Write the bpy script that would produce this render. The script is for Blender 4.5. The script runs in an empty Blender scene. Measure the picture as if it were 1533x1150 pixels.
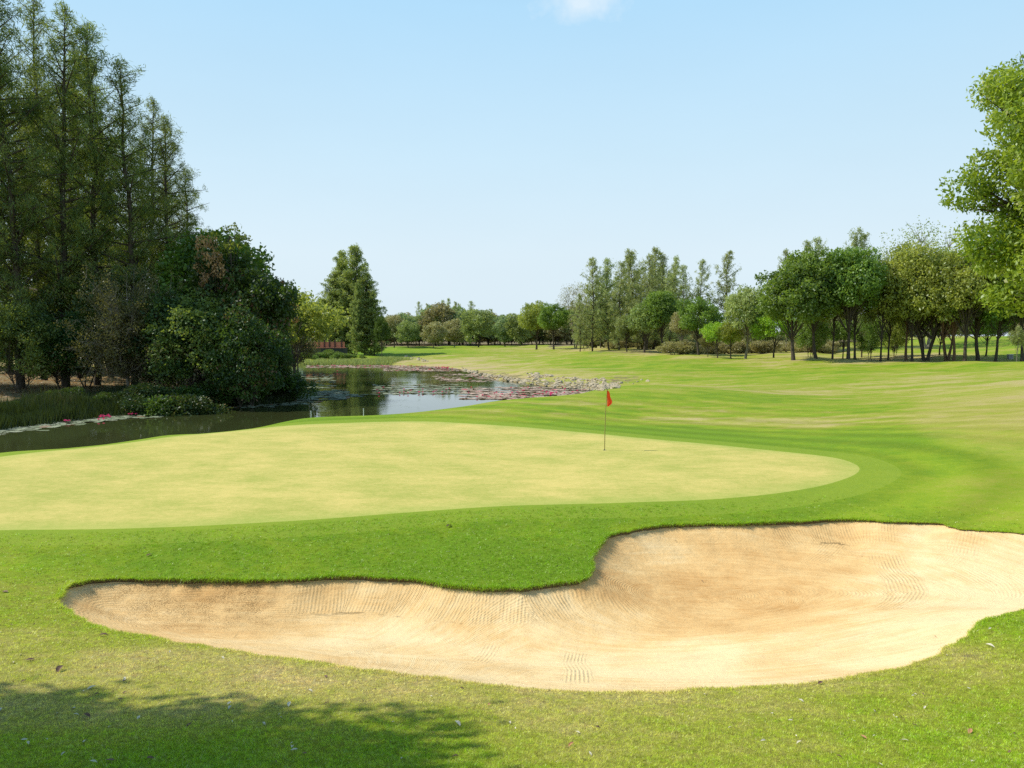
import bpy, math, random, time
import numpy as np
from mathutils import Vector, geometry
T0 = time.time()
SC = bpy.context.scene
COL = SC.collection
F = 1157.0
PITCH = math.atan(75 / F)
CP, SP = math.cos(PITCH), math.sin(PITCH)
WATER = -5.4
SUN_EL, SUN_AZ = math.radians(50), math.atan2(-0.98, 0.17)   # azimuth measured from +Y towards +X

# ------------------------------------------------------------------ survey helpers
def ray(px, py):
    u = (px - 766.5) / F; v = (575 - py) / F
    return np.array([u, CP + v * SP, -SP + v * CP])
def P(px, py, z):
    r = ray(px, py); t = z / r[2]
    return (r[0] * t, r[1] * t)
def at_depth(px, d):           # ground-plan point at forward distance d in the direction of px
    return ((px - 766.5) / F * d, d)
def z_at(py, d):               # height seen at image row py at forward distance d
    r = ray(766.5, py); return r[2] / r[1] * d

# ------------------------------------------------------------------ thin plate surface
def q(x, y):
    return np.stack([np.arctan2(x, y), np.log(np.maximum(np.hypot(x, y), 0.8))], -1)
def tk(r2): return 0.5 * r2 * np.log(r2 + 1e-12)
class TPS:
    def __init__(s, pts, vals, reg=1e-4, raw=False):
        A = np.array(pts, float); s.raw = raw
        s.c = A if raw else q(A[:, 0], A[:, 1])
        n = len(A); r2 = ((s.c[:, None] - s.c[None]) ** 2).sum(-1)
        K = tk(r2) + reg * np.eye(n); Pm = np.hstack([np.ones((n, 1)), s.c])
        M = np.zeros((n + 3, n + 3)); M[:n, :n] = K; M[:n, n:] = Pm; M[n:, :n] = Pm.T
        s.w = np.linalg.solve(M, np.concatenate([vals, [0, 0, 0]]))
    def __call__(s, x, y):
        x = np.asarray(x, float).ravel(); y = np.asarray(y, float).ravel()
        Q = np.stack([x, y], -1) if s.raw else q(x, y)
        out = np.empty(len(Q)); n = len(s.c)
        for i in range(0, len(Q), 20000):
            B = Q[i:i + 20000]; r2 = ((B[:, None] - s.c[None]) ** 2).sum(-1)
            out[i:i + 20000] = tk(r2) @ s.w[:n] + s.w[n] + B @ s.w[n + 1:]
        return out

BUNK = [(92,900,-4.0),(90,889,-4.05),(101,877,-4.08),(143,868,-4.14),(220,867,-4.19),(300,867,-4.22),(400,868,-4.25),(480,864,-4.27),(560,864,-4.28),
 (640,872,-4.3),(720,879,-4.3),(785,881,-4.3),(840,874,-4.3),(872,865,-4.3),(886,848,-4.29),(892,828,-4.27),(900,811,-4.25),(925,797,-4.22),
 (1000,787,-4.2),(1100,784,-4.18),(1250,778,-4.15),(1330,781,-4.1),(1400,783,-4.08),(1440,792,-4.05),(1533,798,-4.0),(1650,812,-3.95),
 (1760,835,-3.85),(1800,866,-3.75),(1740,890,-3.65),(1640,902,-3.55),(1533,914,-3.5),(1470,934,-3.5),(1420,964,-3.5),(1380,990,-3.5),
 (1320,1008,-3.5),(1230,1021,-3.5),(1130,1029,-3.5),(1000,1034,-3.5),(860,1035,-3.5),(740,1026,-3.5),(600,1009,-3.52),(500,996,-3.55),
 (400,982,-3.6),(289,964,-3.68),(200,951,-3.75),(143,937,-3.85),(111,921,-3.92)]
GREEN = [(-260,806,-4.0),(0,794,-4.02),(200,791,-4.03),(400,782,-4.03),(600,768,-4.04),(770,757,-4.04),(950,752,-4.04),(1100,745,-4.03),
 (1200,733,-4.02),(1262,718,-4.0),(1286,705,-4.0),(1278,694,-4.0),(1240,684,-4.0),(1150,674,-4.02),(1050,664,-4.04),(950,655,-4.06),(900,650,-4.07),
 (800,641,-4.08),(700,634,-4.09),(620,631,-4.1),(500,634,-4.1),(400,640,-4.1),(300,650,-4.1),(200,662,-4.09),(100,673,-4.08),(0,684,-4.07),(-260,716,-4.05),(-420,750,-4.02)]
POND = [(-420,760),(-150,727),(0,706),(200,682),(300,668),(450,645),(600,635),(700,622),(800,610),(870,602),(915,593),(925,588),(905,585),(860,583),(820,579),
 (780,574),(745,568),(715,561),(690,553),(650,549),(600,547),(520,546),(455,546),(425,549),(425,560),(415,578),(432,598),(400,606),(330,608),(230,617),(100,630),(0,643),(-150,660),(-420,684)]

def smooth_poly(pts, n):
    """closed Catmull-Rom through world points"""
    p = np.array(pts, float); m = len(p); out = []
    for i in range(m):
        a, b, c, d = p[(i - 1) % m], p[i], p[(i + 1) % m], p[(i + 2) % m]
        for k in range(n):
            t = k / n
            out.append(0.5 * ((2 * b) + (c - a) * t + (2 * a - 5 * b + 4 * c - d) * t * t + (-a + 3 * b - 3 * c + d) * t ** 3))
    return np.array(out)
def resample(p, step):
    c = np.vstack([p, p[:1]]); L = np.hypot(*np.diff(c, axis=0).T); s = np.concatenate([[0], np.cumsum(L)])
    n = int(s[-1] / step); t = np.linspace(0, s[-1], n, endpoint=False)
    return np.stack([np.interp(t, s, c[:, 0]), np.interp(t, s, c[:, 1])], -1)
bunk_w = resample(smooth_poly([P(*b) for b in BUNK], 12), 0.05)
green_w = resample(smooth_poly([P(*b) for b in GREEN], 12), 0.16)
pond_w = resample(smooth_poly([P(a, b, WATER) for a, b in POND], 6), 1.2)
rng = np.random.default_rng(5)
# natural edge wobble on the sand line
_k = np.arange(len(bunk_w)); _nrm = np.roll(bunk_w, -3, 0) - np.roll(bunk_w, 3, 0); _nrm = np.stack([_nrm[:, 1], -_nrm[:, 0]], -1); _nrm /= np.linalg.norm(_nrm, axis=1)[:, None]
_wob = np.zeros(len(_k))
for per, amp in ((61, .03), (37, .026), (17, .020), (9, .013), (5, .009)):
    _wob += amp * np.sin(_k * 2 * np.pi / per + rng.uniform(0, 6) + 1.5 * np.sin(_k * 2 * np.pi / (per * 3.3)))
bunk_w = bunk_w + _nrm * _wob[:, None]

def sdist(x, y, poly):
    """distance to polygon, negative inside"""
    x = np.asarray(x, float); y = np.asarray(y, float); out = np.full(x.shape, 1e9); ins = np.zeros(x.shape, bool)
    a = poly; b = np.roll(poly, -1, 0)
    for (ax, ay), (bx, by) in zip(a, b):
        dx, dy = bx - ax, by - ay
        t = np.clip(((x - ax) * dx + (y - ay) * dy) / (dx * dx + dy * dy + 1e-12), 0, 1)
        np.minimum(out, (x - ax - t * dx) ** 2 + (y - ay - t * dy) ** 2, out=out)
        c = ((ay > y) != (by > y))
        if c.any(): ins ^= c & (x < dx * (y - ay) / (dy if abs(dy) > 1e-12 else 1e-12) + ax)
    out = np.sqrt(out); return np.where(ins, -out, out)
bunk_lo = resample(bunk_w, 0.14); green_lo = resample(green_w, 0.5); pond_lo = resample(pond_w, 2.5)

ctrl = []
def C(px, py, z): ctrl.append((*P(px, py, z), z))
def CD(px, d, z): ctrl.append((*at_depth(px, d), z))
for b in BUNK: C(*b)
for g in GREEN: C(*g)
for a, b in POND: ctrl.append((*P(a, b, WATER), WATER + 0.02))
for px in (-300, 0, 400, 766, 1150, 1533, 1850): C(px, 1150, -2.9); C(px, 1090, -3.15)
for c in [(0,1000,-3.42),(0,930,-3.8),(0,870,-4.0),(-200,900,-3.9),(-200,1000,-3.4),(1533,1000,-3.22),(1800,1000,-3.15),(1900,850,-3.55),
 (600,820,-4.2),(0,825,-4.06),(300,830,-4.14),(700,830,-4.2),(800,825,-4.2),(1100,765,-4.12),(500,700,-4.05),(800,700,-4.06),(905,674,-4.07),(200,720,-4.04),
 (1300,750,-4.08),(1400,740,-4.0),(1533,755,-3.8),(1400,700,-3.95),(1533,700,-3.7),(1100,620,-4.28),(1300,640,-4.05),(1533,640,-3.4),(950,622,-4.3),
 (1200,590,-4.25),(1400,590,-3.8),(1533,580,-3.2),(1000,580,-4.5),(1100,560,-4.3),(1250,555,-4.0),(1400,560,-3.5),(1533,555,-3.1),
 (1200,537,-3.4),(1330,535,-3.3),(1450,537,-3.2),(1533,533,-2.9),(1040,530,-3.6),(1120,533,-3.5),(960,525,-3.3),(905,519,-3.1),(830,522,-3.6),
 (760,518,-4.0),(700,517,-4.2),(600,515,-4.0),(590,520,-4.3),(640,530,-4.3),(700,540,-4.65),(800,555,-4.75),(900,562,-4.65),(960,566,-4.65),
 (850,540,-4.2),(760,532,-4.35),(1000,545,-4.1),(440,535,-4.6),(520,536,-4.7),(570,531,-4.5),(0,592,-4.5),(100,578,-4.35),(200,582,-4.5),(300,580,-4.6),
 (380,572,-4.6),(0,540,-4.1),(200,540,-4.1),(350,536,-4.2),(0,678,-4.16),(250,652,-4.18),(450,627,-4.2),(560,622,-4.25),(650,615,-4.33),(720,606,-4.45),
 (800,601,-4.6),(876,592,-4.78),(912,587,-4.8),(950,583,-4.7),(-200,705,-4.2)]: C(*c)
for c in [(1300,150,-2.2),(1350,150,-1.4),(1400,155,-1.1),(1460,150,-1.0),(1533,140,-.4),(1600,140,0.2),(1400,125,-2.5),(1480,118,-2.3),(1250,160,-3),(766,600,-5),(0,300,-4.5),(300,300,-4.5),(1533,300,-2),(1100,300,-3.5),
 (766,3000,-8),(0,3000,-8),(1533,3000,-8)]: CD(*c)
for th in (-130, -100, -70, -40, -15, 15, 40, 70, 100, 130):
    t = math.radians(th); s = math.sin(t)
    for d, z in ((1.2, -1.72), (2.6, -2.2)): ctrl.append((d * math.sin(t), d * math.cos(t), z))
    if abs(th) > 40:
        for d in (6, 14, 40, 120, 500, 3000): ctrl.append((d * math.sin(t), d * math.cos(t), -3.1 - min(d, 14) * .04 + (0.8 * s if d > 10 else 0)))
ctrl = np.array(ctrl)
HT = TPS(ctrl[:, :2], ctrl[:, 2], 2e-5)
_hn = np.random.default_rng(3)
_waves = [(a, _hn.uniform(0, 6), _hn.uniform(0, 6.28), l) for l, a in ((9, .05), (6, .035), (3.5, .02), (17, .08), (25, .1)) for _ in range(2)]
def H(x, y):
    x = np.asarray(x, float); y = np.asarray(y, float); sh = x.shape; xf, yf = x.ravel(), y.ravel()
    th = np.abs(np.degrees(np.arctan2(xf, yf))); k = np.clip((th - 95) / 35, 0, 1); k = k * k * (3 - 2 * k)
    z = HT(xf, yf) * (1 - k) - 2.4 * k
    d = np.hypot(xf, yf); far = np.clip((d - 55) / 40, 0, 1)
    for a, ph, an, l in _waves: z = z + far * a * np.sin((xf * math.cos(an) + yf * math.sin(an)) * 2 * np.pi / l + ph)
    m = (d > 22) & (d < 190)
    if m.any():
        s = sdist(xf[m], yf[m], pond_lo); zz = z[m]
        zz = np.where(s < 0, np.minimum(zz, WATER - np.minimum(-s * .35, 1.4)), np.maximum(zz, WATER + np.minimum(.03 + s * .10, .3)))
        z[m] = zz
    return z.reshape(sh)
def hz(x, y): return float(H(np.array([x]), np.array([y]))[0])
def Pg(px, py):
    z = -4.0
    for _ in range(14): x, y = P(px, py, z); z = 0.5 * z + 0.5 * min(hz(x, y), -0.8)
    return P(px, py, z)

# ------------------------------------------------------------------ mesh / object helpers
def mesh(name, V, faces, mats=(), attrs=None, smooth=False, normals=None):
    me = bpy.data.meshes.new(name); V = np.asarray(V, np.float32)
    me.vertices.add(len(V)); me.vertices.foreach_set("co", V.ravel())
    faces = [np.asarray(f, np.int32) for f in faces if len(f)]
    nl = sum(f.size for f in faces); nf = sum(len(f) for f in faces)
    me.loops.add(nl); me.loops.foreach_set("vertex_index", np.concatenate([f.ravel() for f in faces]))
    tot = np.concatenate([np.full(len(f), f.shape[1], np.int32) for f in faces])
    st = np.concatenate([[0], np.cumsum(tot)[:-1]]).astype(np.int32)
    me.polygons.add(nf); me.polygons.foreach_set("loop_start", st)
    me.polygons.foreach_set("use_smooth", np.full(nf, smooth))
    me.update(calc_edges=True)
    for k, v in (attrs or {}).items():
        v = np.asarray(v, np.float32)
        if v.ndim == 2:
            a = me.attributes.new(k, 'FLOAT_VECTOR', 'POINT'); a.data.foreach_set("vector", v.ravel())
        else:
            a = me.attributes.new(k, 'FLOAT', 'POINT'); a.data.foreach_set("value", v)
    if normals is not None: me.normals_split_custom_set_from_vertices([tuple(n) for n in normals])
    for m in mats: me.materials.append(m)
    return me
def obj(name, me, parent=None, loc=(0, 0, 0), **props):
    o = bpy.data.objects.new(name, me); COL.objects.link(o); o.location = loc
    if parent: o.parent = parent
    for k, v in props.items(): o[k] = v
    return o
def thing(name, label, cat, loc=(0, 0, 0), group=None):
    o = obj(name, None, None, loc, label=label, category=cat); o.empty_display_size = 0.2
    if group: o['group'] = group
    return o
class Acc:
    """collects tubes / quads / tris into one mesh"""
    def __init__(s): s.V = []; s.Q = []; s.T = []; s.n = 0; s.A = []
    def add(s, V, Q=None, T=None, a=0.5):
        V = np.asarray(V, float)
        if Q is not None: s.Q.append(np.asarray(Q) + s.n)
        if T is not None: s.T.append(np.asarray(T) + s.n)
        s.V.append(V); s.n += len(V); s.A.append(np.broadcast_to(a, (len(V),)).astype(float))
    def tube(s, pts, rad, k=6, a=0.5):
        pts = np.asarray(pts, float); n = len(pts); d = np.gradient(pts, axis=0); d /= np.linalg.norm(d, axis=1)[:, None] + 1e-9
        up = np.array([0, 0, 1.]) if abs(d[0, 2]) < .9 else np.array([1., 0, 0])
        u = np.cross(d, up); u /= np.linalg.norm(u, axis=1)[:, None] + 1e-9; v = np.cross(d, u)
        an = np.linspace(0, 2 * np.pi, k, endpoint=False)
        ring = pts[:, None] + np.asarray(rad)[:, None, None] * (np.cos(an)[None, :, None] * u[:, None] + np.sin(an)[None, :, None] * v[:, None])
        i = np.arange(n - 1)[:, None] * k; j = np.arange(k)[None]; j2 = (j + 1) % k
        Q = np.stack([i + j, i + j2, i + k + j2, i + k + j], -1).reshape(-1, 4)
        s.add(ring.reshape(-1, 3), Q=Q, a=a)
    def box(s, c, h, a=0.5):
        c = np.array(c, float); h = np.array(h, float)
        V = np.array([[x, y, z] for x in (-1, 1) for y in (-1, 1) for z in (-1, 1)]) * h + c
        s.add(V, Q=[[0, 1, 3, 2], [4, 6, 7, 5], [0, 4, 5, 1], [2, 3, 7, 6], [0, 2, 6, 4], [1, 5, 7, 3]], a=a)
    def mesh(s, name, mat, smooth=False, mats=None):
        F_ = []
        if s.Q: F_.append(np.concatenate(s.Q))
        if s.T: F_.append(np.concatenate(s.T))
        return mesh(name, np.concatenate(s.V), F_, mats or (mat,), {'rnd': np.concatenate(s.A)}, smooth)
def unit(v): return v / (np.linalg.norm(v, axis=-1, keepdims=True) + 1e-9)
def leaf_quads(c, d, L, W, rg, nrm=None):
    """diamond leaves: centres c, directions d, lengths L, widths W"""
    n = len(c); d = unit(d); r = unit(rg.normal(size=(n, 3))) if nrm is None else nrm
    s = unit(np.cross(d, r)); L = np.broadcast_to(L, (n,))[:, None]; W = np.broadcast_to(W, (n,))[:, None]
    V = np.stack([c - d * L * .5, c + s * W * .5, c + d * L * .5, c - s * W * .5], 1).reshape(-1, 3)
    Q = np.arange(n * 4).reshape(n, 4); return V, Q

# ------------------------------------------------------------------ materials
def nodes(name):
    m = bpy.data.materials.new(name); m.use_nodes = True; nt = m.node_tree; nt.nodes.clear()
    out = nt.nodes.new('ShaderNodeOutputMaterial'); return m, nt, out
class N:
    def __init__(s, nt): s.t = nt
    def __call__(s, typ, ins=None, **kw):
        n = s.t.nodes.new(typ)
        for k, v in kw.items(): setattr(n, k, v)
        for k, v in (ins or {}).items():
            sock = n.inputs[k]
            if isinstance(v, bpy.types.NodeSocket): s.t.links.new(v, sock)
            else: sock.default_value = v
        return n
    def math(s, op, a, b=0.0, clamp=False):
        n = s('ShaderNodeMath', {0: a, 1: b}, operation=op); n.use_clamp = clamp; return n.outputs[0]
    def mix(s, f, a, b):
        n = s.t.nodes.new('ShaderNodeMix'); n.data_type = 'RGBA'
        for k, v in ((0, f), (6, a), (7, b)):
            if isinstance(v, bpy.types.NodeSocket): s.t.links.new(v, n.inputs[k])
            else: n.inputs[k].default_value = v if k == 0 else (*v, 1)[:4]
        return n.outputs[2]
    def noise(s, vec, scale, detail=3, rough=.55, **kw):
        return s('ShaderNodeTexNoise', {'Vector': vec, 'Scale': scale, 'Detail': detail, 'Roughness': rough}).outputs[0]
    def attr(s, name): return s('ShaderNodeAttribute', attribute_name=name)
    def scale(s, vec, v): return s('ShaderNodeMapping', {'Vector': vec, 'Scale': v}).outputs[0]
    def rng(s, v, a, b, c=0., d=1.):
        return s('ShaderNodeMapRange', {'Value': v, 'From Min': a, 'From Max': b, 'To Min': c, 'To Max': d}).outputs[0]

def leaf_mat(name, dark, light, transl=.35, dead=None):
    m, nt, out = nodes(name); n = N(nt)
    r = n.attr('rnd').outputs['Fac']; oi = n('ShaderNodeObjectInfo').outputs['Random']
    pos = n('ShaderNodeNewGeometry').outputs['Position']; big = n.noise(pos, .5, 2)
    f = n.math('ADD', n.math('MULTIPLY', r, .75), n.math('SUBTRACT', big, .5), True)
    col = n.mix(f, dark, light)
    if dead: col = n.mix(n.rng(r, .93, .97), col, dead)
    v = n.rng(oi, 0, 1, .8, 1.2)
    hsv = n('ShaderNodeHueSaturation', {'Color': col, 'Value': v, 'Hue': n.rng(oi, 0, 1, .488, .512)}).outputs[0]
    d = n('ShaderNodeBsdfDiffuse', {'Color': hsv}); tcol = n.mix(.5, hsv, (light[0] * 1.3, light[1] * 1.3, light[2] * .5))
    t = n('ShaderNodeBsdfTranslucent', {'Color': tcol})
    mx = n('ShaderNodeMixShader', {0: transl, 1: d.outputs[0], 2: t.outputs[0]})
    g = n('ShaderNodeBsdfGlossy', {'Color': (.8, .85, .9, 1), 'Roughness': .45})
    mx2 = n('ShaderNodeMixShader', {0: .03, 1: mx.outputs[0], 2: g.outputs[0]})
    nt.links.new(mx2.outputs[0], out.inputs[0]); return m
def bark_mat(name, a, b):
    m, nt, out = nodes(name); n = N(nt); pos = n('ShaderNodeTexCoord').outputs['Object']
    f = n.noise(n.scale(pos, (6, 6, 1.2)), 2.5, 5, .65)
    col = n.mix(n.rng(f, .35, .65), a, b); bmp = n('ShaderNodeBump', {'Height': f, 'Strength': .5, 'Distance': .05})
    p = n('ShaderNodeBsdfPrincipled', {'Base Color': col, 'Roughness': .9, 'Normal': bmp.outputs[0]})
    nt.links.new(p.outputs[0], out.inputs[0]); return m
def plain(name, a, b, scale=4., rough=.8, bump=.2):
    m, nt, out = nodes(name); n = N(nt); pos = n('ShaderNodeTexCoord').outputs['Object']
    f = n.noise(pos, scale, 5, .6); col = n.mix(n.rng(f, .3, .7), a, b)
    bmp = n('ShaderNodeBump', {'Height': f, 'Strength': bump, 'Distance': .03})
    p = n('ShaderNodeBsdfPrincipled', {'Base Color': col, 'Roughness': rough, 'Normal': bmp.outputs[0]})
    nt.links.new(p.outputs[0], out.inputs[0]); return m

def turf_colour(n, pos, lush, blade=None, fair=None):
    """shared by the ground sheet and the blades growing on it"""
    a = n.noise(pos, .16, 3); b = n.noise(n.scale(pos, (1, 1, 1)), .9, 4, .6); c = n.noise(pos, 3.2, 9, .78)
    f = n.math('ADD', lush, n.math('MULTIPLY', n.math('SUBTRACT', a, .5), .7))
    f = n.math('ADD', f, n.math('MULTIPLY', n.math('SUBTRACT', b, .5), .65))
    f = n.math('ADD', f, n.math('MULTIPLY', n.math('SUBTRACT', c, .5), .8))
    if blade is not None: f = n.math('ADD', f, n.math('MULTIPLY', n.math('SUBTRACT', blade, .5), .35))
    if fair is not None:
        s1 = n.noise(n.scale(pos, (.10, .30, 1)), 1., 4, .6); s2 = n.noise(n.scale(pos, (.35, 1.1, 1)), 1., 4, .65)
        s3 = n.noise(n.scale(pos, (1.2, 3., 1)), 1., 4, .7); s2 = n.math('ADD', s2, n.math('MULTIPLY', n.math('SUBTRACT', s3, .5), .5)); st = n.math('ADD', n.rng(s1, .45, .55, -.20, .20), n.math('MULTIPLY', n.math('SUBTRACT', s2, .46), 1.5))
        f = n.math('ADD', f, n.math('MULTIPLY', st, n.math('MULTIPLY', fair, .78)))
    rmp = n('ShaderNodeValToRGB', {0: f}); e = rmp.color_ramp.elements
    e[0].position = 0.; e[0].color = (.48, .37, .19, 1); e[1].position = 1.; e[1].color = (.15, .26, .010, 1)
    for p, c_ in ((.25, (.42, .37, .12, 1)), (.5, (.31, .325, .042, 1)), (.75, (.23, .32, .014, 1))):
        k = e.new(p); k.color = c_
    return rmp.outputs[0]
def turf_mat():
    m, nt, out = nodes('turf'); n = N(nt); pos = n('ShaderNodeNewGeometry').outputs['Position']
    lush = n.attr('lush').outputs['Fac']; col = turf_colour(n, pos, lush, None, n.attr('fair').outputs['Fac'])
    gd = n.attr('gdist').outputs['Fac']; ring = n.math('SINE', n.math('MULTIPLY', n.math('ADD', gd, n.math('MULTIPLY', n.noise(pos, .35, 2), 1.2)), 2.6))
    col = n.mix(n.math('MULTIPLY', n.math('LESS_THAN', n.math('ADD', gd, n.math('MULTIPLY', n.noise(pos, 9, 3), .08)), 1.15), .55), col, (.27, .36, .035))
    hs_ = n('ShaderNodeHueSaturation', {'Color': col, 'Value': n.math('ADD', 1., n.math('MULTIPLY', n.math('MULTIPLY', ring, .13), n.rng(gd, 9, 26, 1, 0)))}).outputs[0]; col = n.mix(n.rng(gd, 1.2, 1.6), col, hs_)
    rgh = n.attr('rough').outputs['Fac']; col = n.mix(n.math('MULTIPLY', rgh, n.rng(n.noise(pos, 1.7, 6, .7), .35, .65, .15, .62)), col, (.40, .37, .085))
    dirt = n.attr('dirt').outputs['Fac']; dn = n.noise(pos, 1.1, 5, .65)
    col = n.mix(n.rng(n.math('ADD', dirt, n.math('MULTIPLY', n.math('SUBTRACT', dn, .5), .9)), .45, .6), col, (.22, .165, .095))
    fine = n.noise(pos, 38, 3, .7); fine2 = n.noise(pos, 9, 3, .7)
    fine = n.noise(pos, 85, 3, .75); col = n.mix(n.rng(fine, .3, .62, .40, 0), col, (.06, .09, .008)); col = n.mix(n.math('MULTIPLY', n.attr('under').outputs['Fac'], .15), col, (.03, .045, .005))  # last mix darkens turf beneath dense blades, a soil and shadow tone
    col = n.mix(n.rng(n.noise(pos, 60, 2, .6), .62, .75, 0, .35), col, (.45, .42, .2))
    hgt = n.math('ADD', n.math('MULTIPLY', fine, .25), n.math('MULTIPLY', fine2, .8))
    bmp = n('ShaderNodeBump', {'Height': hgt, 'Strength': .55, 'Distance': .05})
    d = n('ShaderNodeBsdfPrincipled', {'Base Color': col, 'Roughness': .95, 'Normal': bmp.outputs[0], 'Specular IOR Level': .15})
    nt.links.new(d.outputs[0], out.inputs[0]); return m
def blade_mat():
    m, nt, out = nodes('grass_blades'); n = N(nt); pos = n('ShaderNodeNewGeometry').outputs['Position']
    r = n.attr('rnd').outputs['Fac']
    col = turf_colour(n, pos, n.attr('lush').outputs['Fac'], r)
    hs = n('ShaderNodeHueSaturation', {'Color': col, 'Value': n.rng(r, 0, 1, .8, 3.1)}).outputs[0]
    col = n.mix(n.rng(r, .90, .96, 0, .7), hs, (.62, .56, .30))
    d = n('ShaderNodeBsdfDiffuse', {'Color': col}); t = n('ShaderNodeBsdfTranslucent', {'Color': col})
    g = n('ShaderNodeBsdfGlossy', {'Color': (.9, .95, .9, 1), 'Roughness': .35})
    mx = n('ShaderNodeMixShader', {0: .45, 1: d.outputs[0], 2: t.outputs[0]})
    mx = n('ShaderNodeMixShader', {0: .02, 1: mx.outputs[0], 2: g.outputs[0]})
    nt.links.new(mx.outputs[0], out.inputs[0]); return m
def green_mat():
    m, nt, out = nodes('putting_green_turf'); n = N(nt); pos = n('ShaderNodeNewGeometry').outputs['Position']
    a = n.noise(pos, .45, 4, .6); b = n.noise(n.scale(pos, (.8, 1.6, 1)), 1.6, 4, .6); c = n.noise(pos, 7, 8, .8)
    f = n.math('ADD', n.math('ADD', n.math('MULTIPLY', a, 1.1), n.math('MULTIPLY', b, .8)), n.math('MULTIPLY', c, 1.3))
    col = n.mix(n.rng(f, 1.3, 1.88), (.60, .485, .155), (.37, .375, .08))
    edge = n.attr('edge').outputs['Fac']
    col = n.mix(n.rng(edge, .0, .9, .45, 0), col, (.25, .36, .05))
    fine = n.noise(pos, 70, 2, .6); col = n.mix(n.rng(fine, .25, .5, .25, 0), col, (.22, .26, .07))
    bmp = n('ShaderNodeBump', {'Height': n.math('ADD', c, fine), 'Strength': .2, 'Distance': .02})
    d = n('ShaderNodeBsdfPrincipled', {'Base Color': col, 'Roughness': .9, 'Normal': bmp.outputs[0], 'Specular IOR Level': .2})
    nt.links.new(d.outputs[0], out.inputs[0]); return m
def sand_mat():
    m, nt, out = nodes('bunker_sand'); n = N(nt); pos = n('ShaderNodeNewGeometry').outputs['Position']
    damp = n.attr('damp').outputs['Fac']; flow = n.attr('flow').outputs['Vector']; clod = n.attr('clod').outputs['Fac']
    st = n.noise(n.scale(flow, (1, .12, 1)), 7, 5, .65); st2 = n.noise(n.scale(flow, (1, .06, 1)), 22, 3, .6)
    big = n.noise(pos, .9, 4, .6); grain = n.noise(pos, 55, 5, .8); pits = n.noise(pos, 14, 4, .7)
    f = n.math('ADD', damp, n.math('MULTIPLY', n.math('SUBTRACT', st, .5), .75))
    f = n.math('ADD', f, n.math('MULTIPLY', n.math('SUBTRACT', big, .5), 1.1))
    f = n.math('ADD', f, n.math('MULTIPLY', n.math('SUBTRACT', grain, .5), .65))
    rmp = n('ShaderNodeValToRGB', {0: f}); e = rmp.color_ramp.elements
    e[0].position = .05; e[0].color = (.83, .64, .37, 1); e[1].position = 1.; e[1].color = (.50, .265, .09, 1)
    k = e.new(.45); k.color = (.72, .48, .22, 1)
    col = rmp.outputs[0]
    cl = n.math('MULTIPLY', n.rng(n.noise(pos, 52, 3, .8), .51, .64), n.rng(n.noise(pos, 2.4, 3, .6), .35, .6)); col = n.mix(n.math('MULTIPLY', n.math('MULTIPLY', cl, clod), .85), col, (.34, .17, .06))
    rake = n.attr('rake').outputs['Fac']; ph = n.attr('phase').outputs['Fac']
    wv = n.math('ADD', n.math('MULTIPLY', n.math('SINE', n.math('ADD', ph, n.math('MULTIPLY', n.noise(pos, 3, 2), 3.))), .5), .5)
    rake = n.math('MULTIPLY', rake, n.rng(n.noise(pos, 2.6, 4, .6), .38, .56, .25, 1)); wv = n.math('MULTIPLY', wv, rake)
    sf = n('ShaderNodeSeparateXYZ', {0: flow}).outputs[0]
    gr = n.math('SINE', n.math('ADD', n.math('MULTIPLY', sf, 110.), n.math('MULTIPLY', n.noise(pos, 1.6, 3), 9.)))
    gr = n.math('MULTIPLY', n.math('MULTIPLY', gr, .0034), n.rng(n.noise(pos, 1.1, 3, .6), .42, .62))
    hgt = n.math('ADD', n.math('ADD', gr, n.math('MULTIPLY', wv, .0085)), n.math('MULTIPLY', st2, .005))
    hgt = n.math('ADD', hgt, n.math('MULTIPLY', grain, .010)); hgt = n.math('ADD', hgt, n.math('MULTIPLY', pits, .014))
    hgt = n.math('ADD', hgt, n.math('MULTIPLY', n.math('MULTIPLY', cl, clod), .012))
    hgt = n.math('ADD', hgt, n.math('MULTIPLY', n.noise(pos, 2.2, 3), .05))
    bmp = n('ShaderNodeBump', {'Height': hgt, 'Strength': 1., 'Distance': 1.})
    col = n.mix(n.math('MULTIPLY', n.math('MULTIPLY', n.math('SUBTRACT', 1., wv), rake), .3), col, (.42, .29, .14))
    d = n('ShaderNodeBsdfPrincipled', {'Base Color': col, 'Roughness': .95, 'Normal': bmp.outputs[0], 'Specular IOR Level': .15})
    nt.links.new(d.outputs[0], out.inputs[0]); return m
def water_mat():
    m, nt, out = nodes('pond_water'); n = N(nt); pos = n('ShaderNodeNewGeometry').outputs['Position']
    w = n.noise(n.scale(pos, (1, 1.6, 1)), 1.1, 3, .5); w2 = n.noise(pos, 6, 2, .5); calm = n.rng(n.noise(pos, .09, 2), .42, .6, .15, 1)
    hgt = n.math('MULTIPLY', n.math('ADD', w, n.math('MULTIPLY', w2, .22)), calm)
    bmp = n('ShaderNodeBump', {'Height': hgt, 'Strength': 1., 'Distance': .012})
    col = n.mix(n.noise(pos, .25, 3), (.032, .042, .014), (.05, .056, .02))
    p = n('ShaderNodeBsdfPrincipled', {'Base Color': col, 'Roughness': .03, 'IOR': 1.333, 'Normal': bmp.outputs[0]})
    nt.links.new(p.outputs[0], out.inputs[0]); return m

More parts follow.
